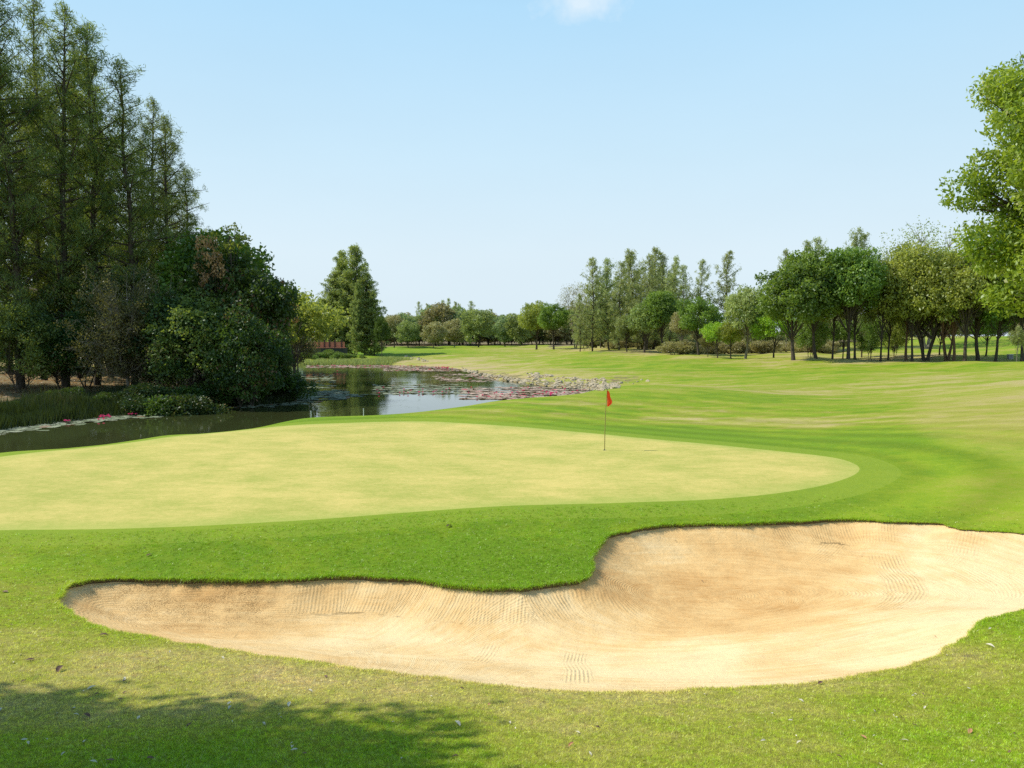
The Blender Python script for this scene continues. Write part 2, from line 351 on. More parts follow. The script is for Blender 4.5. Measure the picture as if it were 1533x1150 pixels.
M = {}
M['turf'] = turf_mat(); M['blade'] = blade_mat(); M['green'] = green_mat(); M['sand'] = sand_mat(); M['water'] = water_mat()
M['soil'] = plain('cut_soil_edge', (.06, .045, .022), (.12, .09, .04), 14, .95, .6)
M['casu'] = leaf_mat('casuarina_needles', (0.038, 0.085, 0.024), (0.3, 0.36, 0.07), 0.44, (.24, .20, .08))
M['casu_far'] = leaf_mat('casuarina_needles_haze_tinted', (0.18, 0.24, 0.1), (0.52, 0.56, 0.22), 0.45)  # paler copy of the needles, distance haze put into the colour
M['casu_mid'] = leaf_mat('conifer_foliage', (0.12, 0.19, 0.07), (0.48, 0.54, 0.16), 0.45)  # foliage paled, with some distance haze in the base colour
M['dark'] = leaf_mat('dark_broad_leaves', (0.024, 0.06, 0.012), (0.13, 0.21, 0.035), 0.4, (.20, .09, .04))
M['deep'] = leaf_mat('deep_green_leaves', (0.04, 0.085, 0.012), (0.18, 0.28, 0.03), 0.34)
M['olive'] = leaf_mat('olive_leaves', (0.09, 0.13, 0.018), (0.36, 0.4, 0.06), 0.36)
M['bright'] = leaf_mat('bright_green_leaves', (0.16, 0.29, 0.02), (0.42, 0.58, 0.06), 0.45)
M['near'] = leaf_mat('near_tree_leaves', (0.08, 0.18, 0.012), (0.48, 0.60, 0.075), 0.44, (.5, .5, .2))
M['pale'] = leaf_mat('pale_olive_leaves', (0.2, 0.25, 0.08), (0.46, 0.5, 0.2), 0.42)
M['haze1'] = leaf_mat('green_leaves_haze_tinted', (0.15, 0.2, 0.08), (0.4, 0.47, 0.15), 0.42)  # aerial haze over far trees painted as a lighter leaf colour
M['haze2'] = leaf_mat('blue_green_leaves_haze_tinted', (0.14, 0.21, 0.11), (0.36, 0.44, 0.19), 0.42)  # blue of the distance haze mixed into the leaf colour
M['haze3'] = leaf_mat('dry_leaves_haze_tinted', (0.24, 0.22, 0.11), (0.44, 0.4, 0.2), 0.4)  # dry tan leaves, paled further to stand for distance haze
M['rust'] = leaf_mat('rust_coloured_leaves', (0.24, 0.13, 0.06), (0.55, 0.33, 0.17), 0.4)
M['tan'] = leaf_mat('dry_brown_twigs_and_leaves', (0.12, 0.11, 0.035), (0.27, 0.26, 0.085), 0.35)
M['reed'] = leaf_mat('reed_blades', (.018, .045, .010), (.075, .105, .022), .3, (.22, .17, .07))
M['shrub'] = leaf_mat('bank_shrub_leaves', (.09, .17, .03), (.25, .35, .07), .35)
M['deepf'] = leaf_mat('deep_green_leaves_haze_tinted', (0.07, 0.13, 0.028), (0.3, 0.43, 0.07), 0.42)  # lighter version of the deep green, haze painted into it
M['olivef'] = leaf_mat('olive_leaves_haze_tinted', (0.14, 0.18, 0.04), (0.5, 0.54, 0.11), 0.43)  # lighter version of the olive, haze painted into it
M['bark'] = bark_mat('dark_bark', (.035, .026, .018), (.10, .078, .055))
M['bark2'] = bark_mat('grey_bark', (.14, .115, .085), (.30, .26, .20))
M['bark3'] = bark_mat('reddish_bark', (.10, .055, .03), (.20, .12, .07))
M['pad'] = leaf_mat('lily_pad_surface', (0.18, 0.22, 0.13), (0.45, 0.47, 0.36), .1, (.30, .16, .10))  # pale end stands for sun reflecting off the pads
M['padred'] = leaf_mat('reddish_lily_pad_surface', (0.28, 0.2, 0.16), (0.58, 0.44, 0.38), .1, (.55, .08, .16))  # reddish pads, also lightened to stand for reflected sun
M['pink'] = leaf_mat('pink_petals', (.55, .03, .18), (.85, .12, .38), .3)
M['rock'] = plain('pale_limestone', (.24, .19, .12), (.58, .49, .34), 3, .85, .6)
print('setup', time.time() - T0)

# ------------------------------------------------------------------ ground sheet
def normals_at(x, y, fn, e=.06):
    e = np.maximum(np.hypot(x, y) * .006, .03)
    dx = (fn(x + e, y) - fn(x - e, y)) / (2 * e); dy = (fn(x, y + e) - fn(x, y - e)) / (2 * e)
    return unit(np.stack([-dx, -dy, np.ones_like(dx)], -1))
LUSH = []
def LC(px, py, v): LUSH.append((*Pg(px, py), v))
for c in [(0,1150,.7),(400,1150,.85),(766,1150,.75),(1150,1150,.62),(1533,1150,.72),(0,1040,.26),(300,1060,.45),(400,1100,.8),(650,1100,.7),(120,990,.33),(0,940,.5),(500,1035,.3),(766,1070,.42),(1000,1060,.45),(1300,1060,.62),(1500,1030,.62),(1500,960,.7),(1450,985,.35),  # bottom-left values raised: the foreground shadow's deep green put into the turf colour
 (50,870,.62),(0,830,.7),(150,850,.86),(300,830,.93),(500,830,1.0),(700,830,1.0),(800,850,1.05),(850,800,1.),(700,780,.93),(400,800,.85),(0,800,.8),(200,805,.82),
 (1000,770,.95),(1200,765,.88),(1350,765,.72),(1500,770,.6),(1350,720,.75),(1320,700,.74),(1400,740,.68),(1533,740,.6),(1450,700,.78),(1533,670,.72),(1370,650,.92),(1300,670,.93),(1200,655,.9),
 (1100,645,.92),(1000,640,.92),(900,635,.9),(700,626,.88),(550,627,.9),(400,633,.9),(200,655,.9),(0,680,.85),
 (950,625,.55),(1050,625,.25),(1150,632,.3),(1250,625,.45),(1000,600,.88),(1200,605,.8),(1350,615,.6),(1450,640,.4),(1500,620,.35),(1533,600,.3),(1400,590,.42),
 (800,612,.55),(850,605,.55),(700,614,.65),(900,597,.8),(1100,585,.45),(1000,580,.5),(1200,575,.5),(1300,570,.55),(1400,565,.45),(1533,560,.4),(1450,550,.65),(1350,548,.75),
 (1250,550,.55),(1150,555,.65),(1050,555,.7),(950,552,.65),(870,545,.75),(900,560,.45),(960,572,.45),(850,565,.2),(800,555,.15),(750,548,.12),(700,538,.15),(650,538,.2),
 (780,540,.5),(850,533,.55),(700,527,.75),(620,522,.9),(620,530,.85),(760,523,.35),(850,524,.25),(1000,535,.5),(950,528,.3),(1100,540,.6),(1200,538,.1),(1300,537,.1),(1400,538,.15),(1500,540,.45),
 (500,540,.45),(470,538,.6),(570,538,.35),(0,590,.2),(200,590,.2),(400,575,.3)]: LC(*c)
for px, d, v in [(1330,150,.6),(1400,150,.75),(1450,145,.85),(1533,135,.7),(1500,118,.7),(0,110,.15),(300,110,.15),(0,600,.4),(1533,600,.4),(766,600,.4)]:
    LUSH.append((*at_depth(px, d), v))
LUSH = np.array(LUSH); LT = TPS(LUSH[:, :2], LUSH[:, 2], 3e-3)
def lush(x, y):
    d = np.hypot(x, y); v = LT(x, y); return np.clip(np.where(d > 500, .4, v), 0, 1.1)
def dirtf(x, y):
    """bare litter-covered soil: forest floor left of the pond, under the trees on the right"""
    v = np.zeros(len(x)); d = np.hypot(x, y); px = x / np.maximum(y, 1) * F + 766
    v = np.maximum(v, np.where((px < 455) & (y > 41) & (y < 100), .75, 0))
    v = np.maximum(v, np.where((d > 262) & (px < 900), .8, 0)); v = np.maximum(v, np.where((d > 205) & (px > 820) & (d < 600), .8, 0)); v = np.maximum(v, np.where((sdist(x, y, pond_lo) < 3.) & (px > 690) & (y > 62) & (y < 110), .5, 0))
    v = np.maximum(v, np.exp(-((y - 106) / 7) ** 2) * np.where((px > 1000) & (px < 1480), .42, 0))
    v = np.maximum(v, np.exp(-((y - 150) / 16) ** 2) * np.where((px > 880) & (px < 1260), .55, 0))
    gx, gy = Pg(1452, 982); v = np.maximum(v, .62 * np.exp(-(((x - gx) / .42) ** 2 + ((y - gy) / .22) ** 2)))
    gx, gy = Pg(930, 568); v = np.maximum(v, .55 * np.exp(-(((x - gx) / 4) ** 2 + ((y - gy) / 8) ** 2)))
    return v
rough_w = smooth_poly([Pg(*c) for c in [(1378,598),(1366,622),(1374,643),(1420,664),(1500,684),(1640,712),(1900,650),(1750,572),(1533,574),(1440,582)]], 6)
r_ = np.geomspace(1.3, 3200, 330); ths = np.concatenate([np.radians(np.arange(-180, -46, 4.)), np.radians(np.arange(-46, 46, .55)), np.radians(np.arange(46, 180, 4.))])
RR, TT = np.meshgrid(r_, ths); RR = RR * np.exp(rng.normal(0, .003, RR.shape)); TT = TT + rng.normal(0, .0008, TT.shape)
gx, gy = (RR * np.sin(TT)).ravel(), (RR * np.cos(TT)).ravel()
sb = sdist(gx, gy, bunk_lo); sg = sdist(gx, gy, green_lo)
keep = (sb > .06) & (np.abs(sg) > .1); gx, gy, sg_k = gx[keep], gy[keep], sg[keep]
pts = [Vector((a, b)) for a, b in zip(gx, gy)]
nb, ng = len(bunk_w), len(green_w); off = len(pts)
pts += [Vector(p) for p in bunk_w] + [Vector(p) for p in green_w]
edges = [(off + i, off + (i + 1) % nb) for i in range(nb)] + [(off + nb + i, off + nb + (i + 1) % ng) for i in range(ng)]
vo, eo, fo, *_ = geometry.delaunay_2d_cdt(pts, edges, [], 0, 1e-5)
GV = np.array([(v.x, v.y) for v in vo]); GF = np.array([f for f in fo if len(f) == 3])
cen = GV[GF].mean(1); sbc = sdist(cen[:, 0], cen[:, 1], bunk_w[::2]); sgc = sdist(cen[:, 0], cen[:, 1], green_w)
print('cdt', len(GV), len(GF), time.time() - T0)
def sub(mask):
    f = GF[mask]; u, inv = np.unique(f, return_inverse=True); f = inv.reshape(f.shape); v = GV[u]
    a, b, c = v[f[:, 0]], v[f[:, 1]], v[f[:, 2]]
    cr = (b[:, 0] - a[:, 0]) * (c[:, 1] - a[:, 1]) - (b[:, 1] - a[:, 1]) * (c[:, 0] - a[:, 0]); f[cr < 0] = f[cr < 0][:, ::-1]
    return v, f
v, f = sub((sbc > 0) & (sgc > 0)); x, y = v.T; z = H(x, y)
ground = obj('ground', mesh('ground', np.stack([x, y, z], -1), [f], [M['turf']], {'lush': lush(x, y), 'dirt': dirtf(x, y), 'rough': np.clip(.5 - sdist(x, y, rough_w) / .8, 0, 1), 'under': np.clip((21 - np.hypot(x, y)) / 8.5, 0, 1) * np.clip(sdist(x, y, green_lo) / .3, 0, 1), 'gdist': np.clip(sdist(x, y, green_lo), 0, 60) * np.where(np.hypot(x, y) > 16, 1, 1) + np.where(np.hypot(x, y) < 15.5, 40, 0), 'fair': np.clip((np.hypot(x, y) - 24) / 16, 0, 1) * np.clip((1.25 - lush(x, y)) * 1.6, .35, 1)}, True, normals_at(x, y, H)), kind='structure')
v, f = sub(sgc <= 0); x, y = v.T; z = H(x, y)
putting_green = obj('putting_green', mesh('putting_green', np.stack([x, y, z], -1), [f], [M['green']], {'edge': -sdist(x, y, green_lo)}, True, normals_at(x, y, H)), kind='structure')

# ------------------------------------------------------------------ bunker
edge_w = np.array([P(*b) for b in BUNK]); n_ = len(BUNK)
back = np.array([.55 if b[1] < 900 and b[0] < 60 else 1. if b[1] < 886 and b[0] < 1260 else (.35 if b[1] < 845 else 0.) for b in BUNK])
back[0] = .8; back[1] = 1; back[24:] = 0.12; back[30:] = 0; back[-1] = .35; back[-2] = .2; back[21:24] = (.45, .35, .25)
def backness(x, y):
    d2 = (x[:, None] - edge_w[:, 0]) ** 2 + (y[:, None] - edge_w[:, 1]) ** 2; w = 1 / (d2 + .04) ** 1.5
    return (w * back).sum(1) / w.sum(1)
def HS(x, y):
    x = np.asarray(x, float); y = np.asarray(y, float); s = np.maximum(-sdist(x, y, bunk_lo), 0); b = backness(x, y)
    lip = .02 + .05 * b; dep = (.08 + .36 * b) * (1 - np.exp(-s / (.5 + .25 * b)))
    dip = .18 * (1 - np.exp(-s / 2.0))
    return HT(x, y) - lip - dep * .9 - dip
out_w = bunk_w + 0  # sand sheet reaches slightly under the turf
cn = np.roll(bunk_w, -4, 0) - np.roll(bunk_w, 4, 0); cn = unit(np.stack([cn[:, 1], -cn[:, 0]], -1))
tst = sdist(bunk_w[:, 0] + cn[:, 0] * .05, bunk_w[:, 1] + cn[:, 1] * .05, bunk_w)
cn = np.where((np.median(tst) > 0), cn, -cn)
out_w = bunk_w + cn * .035
bx0, by0 = bunk_w.min(0); bx1, by1 = bunk_w.max(0)
sx, sy = np.meshgrid(np.arange(bx0, bx1, .065), np.arange(by0, by1, .065)); sx = sx.ravel() + rng.normal(0, .008, sx.size); sy = sy.ravel() + rng.normal(0, .008, sy.size)
s_ = sdist(sx, sy, bunk_lo); k = s_ < -.05; sx, sy = sx[k], sy[k]
o2 = resample(out_w, .06); pts = [Vector(p) for p in zip(sx, sy)]; off = len(pts); pts += [Vector(p) for p in o2]
vo, eo, fo, *_ = geometry.delaunay_2d_cdt(pts, [(off + i, off + (i + 1) % len(o2)) for i in range(len(o2))], [], 0, 1e-5)
GV = np.array([(v.x, v.y) for v in vo]); GF = np.array([f for f in fo if len(f) == 3]); cen = GV[GF].mean(1)
v, f = sub(sdist(cen[:, 0], cen[:, 1], out_w[::2]) <= 0); x, y = v.T; z = HS(x, y)
# rake bands: (polyline in photo survey pixels, width m)
rake = np.zeros(len(x)); phase = np.zeros(len(x))
def Ps(px, py):
    zz = -4.2
    for _ in range(12): a, b = P(px, py, zz); zz = .5 * zz + .5 * float(HS(np.array([a]), np.array([b]))[0])
    return P(px, py, zz)
def band(pl, w, per=.062, amp=1., across=False):
    global rake, phase
    p = np.array([Ps(*c) for c in pl]); best = np.full(len(x), 1e9); tt = np.zeros(len(x)); ss = np.zeros(len(x)); acc = 0.
    for a, b in zip(p[:-1], p[1:]):
        d = b - a; L = np.hypot(*d); t0 = ((x - a[0]) * d[0] + (y - a[1]) * d[1]) / L / L; t = np.clip(t0, 0, 1)
        qx, qy = x - a[0] - t * d[0], y - a[1] - t * d[1]; r = np.hypot(qx, qy); sgn = (x - a[0]) * d[1] - (y - a[1]) * d[0]
        m = r < best; best[m] = r[m]; tt[m] = (sgn / L)[m]; ss[m] = (acc + t0 * L)[m]; acc += L
    e = np.clip((w / 2 - np.abs(tt)) / .12, 0, 1) * np.clip(ss / .25, 0, 1) * np.clip((acc - ss) / .25, 0, 1) * amp
    m = e > rake; rake[m] = e[m]; phase[m] = ((ss if across else tt)[m]) * 2 * np.pi / per
band([(430,888),(520,889),(600,891),(700,900),(790,903),(860,893)], 1.15, .06, .8, True)
band([(1322,826),(1332,850),(1350,868),(1358,885),(1348,900),(1320,915)], .75, .062, 1.)
band([(1300,912),(1230,928),(1120,940),(1040,955)], .35, .05, .25)
band([(862,975),(858,990),(866,1003),(866,1027)], .44, .05, 1.)
band([(738,963),(712,992)], .42, .055, .75)
band([(1150,800),(1220,798),(1290,800),(1350,800)], .9, .06, .6, True)
band([(1380,805),(1420,812),(1480,818)], 1.1, .062, .5, True)
band([(1260,800),(1235,830),(1210,845)], .6, .06, .6)
band([(1195,845),(1160,862)], .5, .055, .5)
band([(1430,830),(1410,850)], .6, .06, .5)
band([(1010,990),(1080,975)], .35, .05, .5, True)
band([(310,968),(360,938),(430,925),(560,915),(760,912)], .22, .07, .6)
band([(360,965),(430,940),(520,932)], .3, .09, .35)
DC = [(95,890,.55),(200,885,.4),(300,890,.6),(250,920,.4),(400,900,.5),(330,950,.45),(500,895,.35),(450,960,.15),(600,905,.25),(600,960,.15),(800,930,.2),(700,940,.3),(850,900,.4),(950,830,.45),(950,870,.55),(1050,860,.62),
 (1150,840,.6),(1150,890,.65),(1100,920,.6),(1000,900,.6),(1200,810,.5),(1050,810,.42),(1250,860,.5),(1250,900,.5),(1000,950,.35),(900,960,.25),(860,1010,.05),(1000,1010,.0),(1150,1000,.1),(1050,975,.0),(1250,980,.15),(1150,960,.3),
 (1350,950,.1),(1400,900,.05),(1500,850,.05),(1450,880,.0),(1400,830,.15),(1300,850,.3),(1420,805,.3),(1533,810,.1),(1700,850,.1),(1320,870,.2),(740,1000,.15)]
_d = np.array([(*Ps(a, b), c * .92 + .09) for a, b, c in DC]); DT = TPS(_d[:, :2], _d[:, 2], 1e-3, raw=True)
damp = np.clip(DT(x, y), 0, .8)
cx_, cy_ = Ps(300, 885); cx2, cy2 = Ps(270, 925)
clod = np.clip(.95 * np.exp(-(((x - cx_) / 1.6) ** 2 + ((y - cy_) / .8) ** 2)) + .7 * np.exp(-(((x - cx2) / 1.6) ** 2 + ((y - cy2) / .7) ** 2)), 0, 1)
fc = np.array(Ps(1090, 900)); ang = np.arctan2((y - fc[1]) * 1.5, x - fc[0]); rad = np.hypot(x - fc[0], (y - fc[1]) * 1.5)
s_in = -sdist(x, y, bunk_lo); left = np.clip((-(x) + .3) / 2.5, 0, 1)
flow = np.stack([s_in * left + (rad + .15 * np.sin(rad * 2 + ang * 3)) * (1 - left), (x + .3 * y) * left + ang * 3 * (1 - left), np.zeros(len(x))], -1)
z = z + .006 * np.sin(phase) * rake * 0 + .012 * np.sin(x * 2.1 + y) * np.sin(y * 2.7)
obj('bunker', mesh('bunker', np.stack([x, y, z], -1), [f], [M['sand']], {'damp': damp, 'rake': rake, 'phase': phase, 'flow': flow, 'clod': clod}, True), kind='structure')
# cut edge of the turf around the sand
zt = H(bunk_w[:, 0], bunk_w[:, 1]); zb = HS(out_w[:, 0], out_w[:, 1]) - .03; n_ = len(bunk_w)
V = np.concatenate([np.column_stack([bunk_w, zt]), np.column_stack([bunk_w + cn * .02, zt - .03]), np.column_stack([bunk_w + cn * .03, zb])]); i = np.arange(n_); j = (i + 1) % n_
Q = np.concatenate([np.stack([i, j, n_ + j, n_ + i], -1), np.stack([n_ + i, n_ + j, 2 * n_ + j, 2 * n_ + i], -1)])
obj('bunker_edge', mesh('bunker_edge', V, [Q], [M['soil']], None, True), kind='structure')

# ------------------------------------------------------------------ water
wp = np.array([pond_w.min(0) - 6, pond_w.max(0) + 6])
wv = resample(pond_w, 1.2); wc = sdist
V = [(wp[0, 0], wp[0, 1], WATER), (wp[1, 0], wp[0, 1], WATER), (wp[1, 0], wp[1, 1], WATER), (wp[0, 0], wp[1, 1], WATER)]
# sheet follows the pond outline, pushed a little into the banks
tri = geometry.tessellate_polygon([[Vector((a, b, 0)) for a, b in wv]])
wn = np.roll(wv, -1, 0) - np.roll(wv, 1, 0); wn = unit(np.stack([wn[:, 1], -wn[:, 0]], -1)); ts = sdist(wv[:, 0] + wn[:, 0], wv[:, 1] + wn[:, 1], wv)
wn = wn if np.median(ts) > 0 else -wn; wv2 = wv + wn * .25
tri = np.array([t for t in tri]); a, b, c = wv2[tri[:, 0]], wv2[tri[:, 1]], wv2[tri[:, 2]]
cr = (b[:, 0] - a[:, 0]) * (c[:, 1] - a[:, 1]) - (b[:, 1] - a[:, 1]) * (c[:, 0] - a[:, 0]); tri[cr < 0] = tri[cr < 0][:, ::-1]
obj('pond_water', mesh('pond_water', np.column_stack([wv2, np.full(len(wv2), WATER)]), [tri], [M['water']]), kind='structure')
print('terrain', time.time() - T0)

# ------------------------------------------------------------------ near grass
def grass(n, dmin, dmax, seed, length, width, tmax=42, only=None):
    rg = np.random.default_rng(seed); nt_ = n // 7; th = np.radians(rg.uniform(-tmax, tmax, nt_)); d = np.exp(rg.uniform(math.log(dmin), math.log(dmax), nt_))
    x, y = d * np.sin(th), d * np.cos(th); tr_ = rg.uniform(0, 1, nt_); tl_ = rg.normal(0, .95, (nt_, 2)); tz_ = rg.uniform(.6, 1.4, nt_)
    lo = resample(bunk_w, .10)
    k = (sdist(x, y, lo) > 0.0) & (sdist(x, y, green_lo) > .25) & (rg.uniform(0, 1, len(x)) < np.clip((21 - d) / 8.5, 0, 1))
    if only is not None: k &= only(x, y)
    x, y, d, tr_, tl_, tz_ = [q_[k] for q_ in (x, y, d, tr_, tl_, tz_)]; z = H(x, y); lu = lush(x, y); e_ = .05
    gx_ = (H(x + e_, y) - z) / e_; gy_ = (H(x, y + e_) - z) / e_
    x, y, d, tr_, tl_, tz_, z, lu, gx_, gy_ = [np.repeat(q_, 7, 0) for q_ in (x, y, d, tr_, tl_, tz_, z, lu, gx_, gy_)]; n = len(x)
    jx, jy = rg.normal(0, .009, n) * (d / 6) ** .8, rg.normal(0, .009, n) * (d / 6) ** .8; x = x + jx; y = y + jy; z = z + gx_ * jx + gy_ * jy
    L = length * tz_ * rg.uniform(.6, 1.2, n) * (1 + .55 * np.clip(lu - .6, 0, 1)) * (d / 6) ** .3; W = width * rg.uniform(.6, 1.3, n) * (d / 6) ** .8
    lean = tl_ + rg.normal(0, .45, (n, 2)); up = unit(np.column_stack([lean, np.ones(n)])); side = unit(np.column_stack([rg.normal(size=(n, 2)), np.zeros(n)]))
    b = np.column_stack([x, y, z - .003]); V = np.stack([b - side * W[:, None] / 2, b + side * W[:, None] / 2, b + up * L[:, None]], 1).reshape(-1, 3)
    r = np.clip(tr_ + rg.normal(0, .10, n), 0, 1)
    return V, np.arange(n * 3).reshape(n, 3), np.repeat(lu, 3), np.repeat(r, 3)
parts = [grass(2100000, 4.0, 21, 11, .023, .0045)]
# overhanging fringe along the sand line
rg = np.random.default_rng(21); m_ = 70000; ii = rg.integers(0, len(bunk_w), m_); bk = backness(bunk_w[:, 0], bunk_w[:, 1])[ii]
pos = bunk_w[ii] + cn[ii] * (rg.uniform(-.005, .07, m_))[:, None] + rg.normal(0, .015, (m_, 2)); zz = H(pos[:, 0], pos[:, 1])
L = (.03 + .05 * bk) * rg.uniform(.4, 1.3, m_) * (1 + .35 * np.sin(ii * .11) * np.sin(ii * .031)); dirv = unit(np.column_stack([-cn[ii] * rg.uniform(-.3, 1.1, m_)[:, None] + rg.normal(0, .45, (m_, 2)), rg.uniform(-.25 - .5 * bk, 1. - .2 * bk, m_)]))
side = unit(np.column_stack([rg.normal(size=(m_, 2)), np.zeros(m_)])); b = np.column_stack([pos, zz + .002]); W = .007
V = np.stack([b - side * W / 2, b + side * W / 2, b + dirv * L[:, None]], 1).reshape(-1, 3)
lu = lush(pos[:, 0], pos[:, 1]); parts.append((V, np.arange(m_ * 3).reshape(m_, 3), np.repeat(lu, 3), np.repeat(rg.uniform(0, 1, m_), 3)))
o_ = 0; Vs, Ts, Ls, Rs = [], [], [], []
for V, T, l, r in parts: Vs.append(V); Ts.append(T + o_); Ls.append(l); Rs.append(r); o_ += len(V)
obj('grass', mesh('grass', np.concatenate(Vs), [np.concatenate(Ts)], [M['blade']], {'lush': np.concatenate(Ls), 'rnd': np.concatenate(Rs)}), kind='stuff', label='short mown turf around the bunker', category='grass')
print('grass', time.time() - T0)

# ------------------------------------------------------------------ tree prototypes
def bend_path(p0, p1, n, wob, rg):
    t = np.linspace(0, 1, n)[:, None]; p = np.array(p0) * (1 - t) + np.array(p1) * t
    w = np.cumsum(rg.normal(0, wob, (n, 3)), 0); w -= t * w[-1]; w[0] = 0; return p + w
def casuarina(seed, h=28., rmax=5.2, dens=1., nl=.46, nw=.048, low=.12, nb=115):
    rg = np.random.default_rng(seed); tr = Acc(); path = bend_path((0, 0, -.6), (rg.normal(0, .5), rg.normal(0, .5), h), 14, .12, rg)
    rt = .26 * (1 - np.linspace(0, 1, 14)) ** .8 + .015; tr.tube(path, rt * h / 28, 8)
    Vs, Qs, As = [], [], []; tt = np.linspace(0, 1, 14); o = 0
    for i in range(nb):
        u = low + (1 - low) * ((i + rg.uniform()) / nb) ** .95; c = np.array([np.interp(u, tt, path[:, k]) for k in range(3)])
        prof = (min(1, (1 - u) ** .46 * 1.1 + .02)) * (.6 + .4 * min(1, (u - low + .1) / .25)); ln = rmax * prof * rg.uniform(.4, 1.15)
        az = i * 2.4 + rg.normal(0, .4); el = rg.uniform(.2, 1.0) if u < .8 else rg.uniform(.5, 1.2)
        d = np.array([math.cos(az) * math.cos(el), math.sin(az) * math.cos(el), math.sin(el)])
        e = c + d * ln; mid = (c + e) / 2 + np.array([0, 0, -.05 * ln]); e[2] -= .12 * ln
        bp = np.array([c, mid, e]); tr.tube(bp, np.array([.05, .03, .012]) * (ln / 3 + .3), 4)
        ncl = max(3, int(ln * 3.6 * dens)); s = rg.uniform(.22, 1.05, ncl)
        cc = c[None] * (1 - s[:, None]) + e[None] * s[:, None] + rg.normal(0, .17 + .10 * ln / 3, (ncl, 3)) * np.array([1, 1, .8])
        k = 17; n = ncl * k; cp = np.repeat(cc, k, 0) + rg.normal(0, .17, (n, 3)) * np.array([1, 1, 1.2])
        dd = unit(np.repeat(d[None], n, 0) * .35 + rg.normal(0, .5, (n, 3)) + np.array([0, 0, -.75 + .9 * max(0, u - .75) * 3]))
        V, Q = leaf_quads(cp, dd, nl * rg.uniform(.6, 1.2, n), nw * rg.uniform(.6, 1.3, n), rg); Vs.append(V); Qs.append(Q + o); o += len(V)
        As.append(np.repeat(np.clip(np.repeat(rg.uniform(.1, .9, ncl), k) + rg.normal(0, .12, n), 0, 1), 4))
    cr = mesh('crown', np.concatenate(Vs), [np.concatenate(Qs)], [M['casu']], {'rnd': np.concatenate(As)})
    return tr.mesh('trunk', M['bark'], True), cr, h
def broadleaf(seed, h=12., rx=4.2, cb=.3, lobes=26, per=420, ls=.26, lw=.15, trunk=.22, lean=0., stems=1, holes=.0, flat=.75, sparse=1., tub=6, lrs=(.26, .44), box=False):
    """trunk forks into limbs, each ends in a leafy lobe; cb = crown base as part of height"""
    rg = np.random.default_rng(seed); tr = Acc(); zc = h * (cb + (1 - cb) * .5); rz = h * (1 - cb) * .5
    Vs, Qs, As = [], [], []; o = 0; tops = []
    for s in range(stems):
        a = s * 2 * math.pi / stems + rg.uniform(0, 1); off = (0 if stems == 1 else .35)
        p0 = np.array([math.cos(a) * off * .4, math.sin(a) * off * .4, -.5]); sp = rx * .28 if stems > 1 else .12 * rx
        p1 = np.array([math.cos(a) * sp + lean, math.sin(a) * sp, h * (cb + .18)])
        pth = bend_path(p0, p1, 7, .06 * h / 12, rg); tr.tube(pth, np.linspace(trunk, trunk * .62, 7) / (1 + .35 * (stems - 1)) * (1 + .5 * np.exp(-np.linspace(0, 6, 7))), 8)
        tops.append(pth)
    for i in range(lobes):
        # lobe centres on an irregular shell
        g = (i + .5) / lobes; ph = i * 2.399 + rg.normal(0, .25); zz = 1 - 1.75 * g; rr = math.sqrt(max(0, 1 - zz * zz)); q_ = rg.uniform(.55, .92)
        if box: q_ = rg.uniform(.55, 1.02); zz = 1 - 1.96 * g; rr = max(0, 1 - abs(zz) ** 3.2) ** (1 / 3.2)
        c = np.array([math.cos(ph) * rr * rx * q_ + lean, math.sin(ph) * rr * rx * q_, zc + zz * rz * q_ * .95])
        pth = tops[i % stems]; k0 = rg.integers(3, 7); st = pth[k0]
        limb = np.array([st, st * .45 + c * .55 + np.array([0, 0, -.08 * h * rg.uniform(0, 1)]), c]); tr.tube(limb, np.array([.42, .26, .06]) * trunk * rg.uniform(.6, 1.), 5)
        lr = rx * rg.uniform(*lrs); n = int(per * (lr / (rx * sum(lrs) / 2)) ** 2 * sparse)
        v = unit(rg.normal(size=(n, 3))); rad = lr * rg.uniform(.35, 1.12, n) ** .6
        # clumped twigs inside each lobe
        tw = unit(rg.normal(size=(18, 3))) * lr * rg.uniform(.45, .95, (18, 1)); kx = rg.integers(0, 18, n)
        cp = np.where(rg.uniform(0, 1, (n, 1)) < .6, tw[kx] + rg.normal(0, lr * .15, (n, 3)), v * rad[:, None]) * np.array([1, 1, flat]) + c
        dd = unit(v * .5 + rg.normal(0, .6, (n, 3)) + np.array([0, 0, -.35])); nr = unit(v + rg.normal(0, .7, (n, 3)) + np.array([0, 0, .6]))
        V, Q = leaf_quads(cp, dd, ls * rg.uniform(.65, 1.25, n), lw * rg.uniform(.7, 1.2, n), rg, nr); Vs.append(V); Qs.append(Q + o); o += len(V)
        As.append(np.repeat(np.clip(rg.uniform(.1, .85) + rg.normal(0, .18, n), 0, 1), 4))
        if holes:
            for t_ in range(5): tr.tube(np.array([c * .8 + st * .2, c + tw[t_] * 1.15]), np.array([.05, .01]) * trunk * 3, 3)
    cr = mesh('crown', np.concatenate(Vs), [np.concatenate(Qs)], [M['deep']], {'rnd': np.concatenate(As)})
    return tr.mesh('trunk', M['bark'], True), cr, h
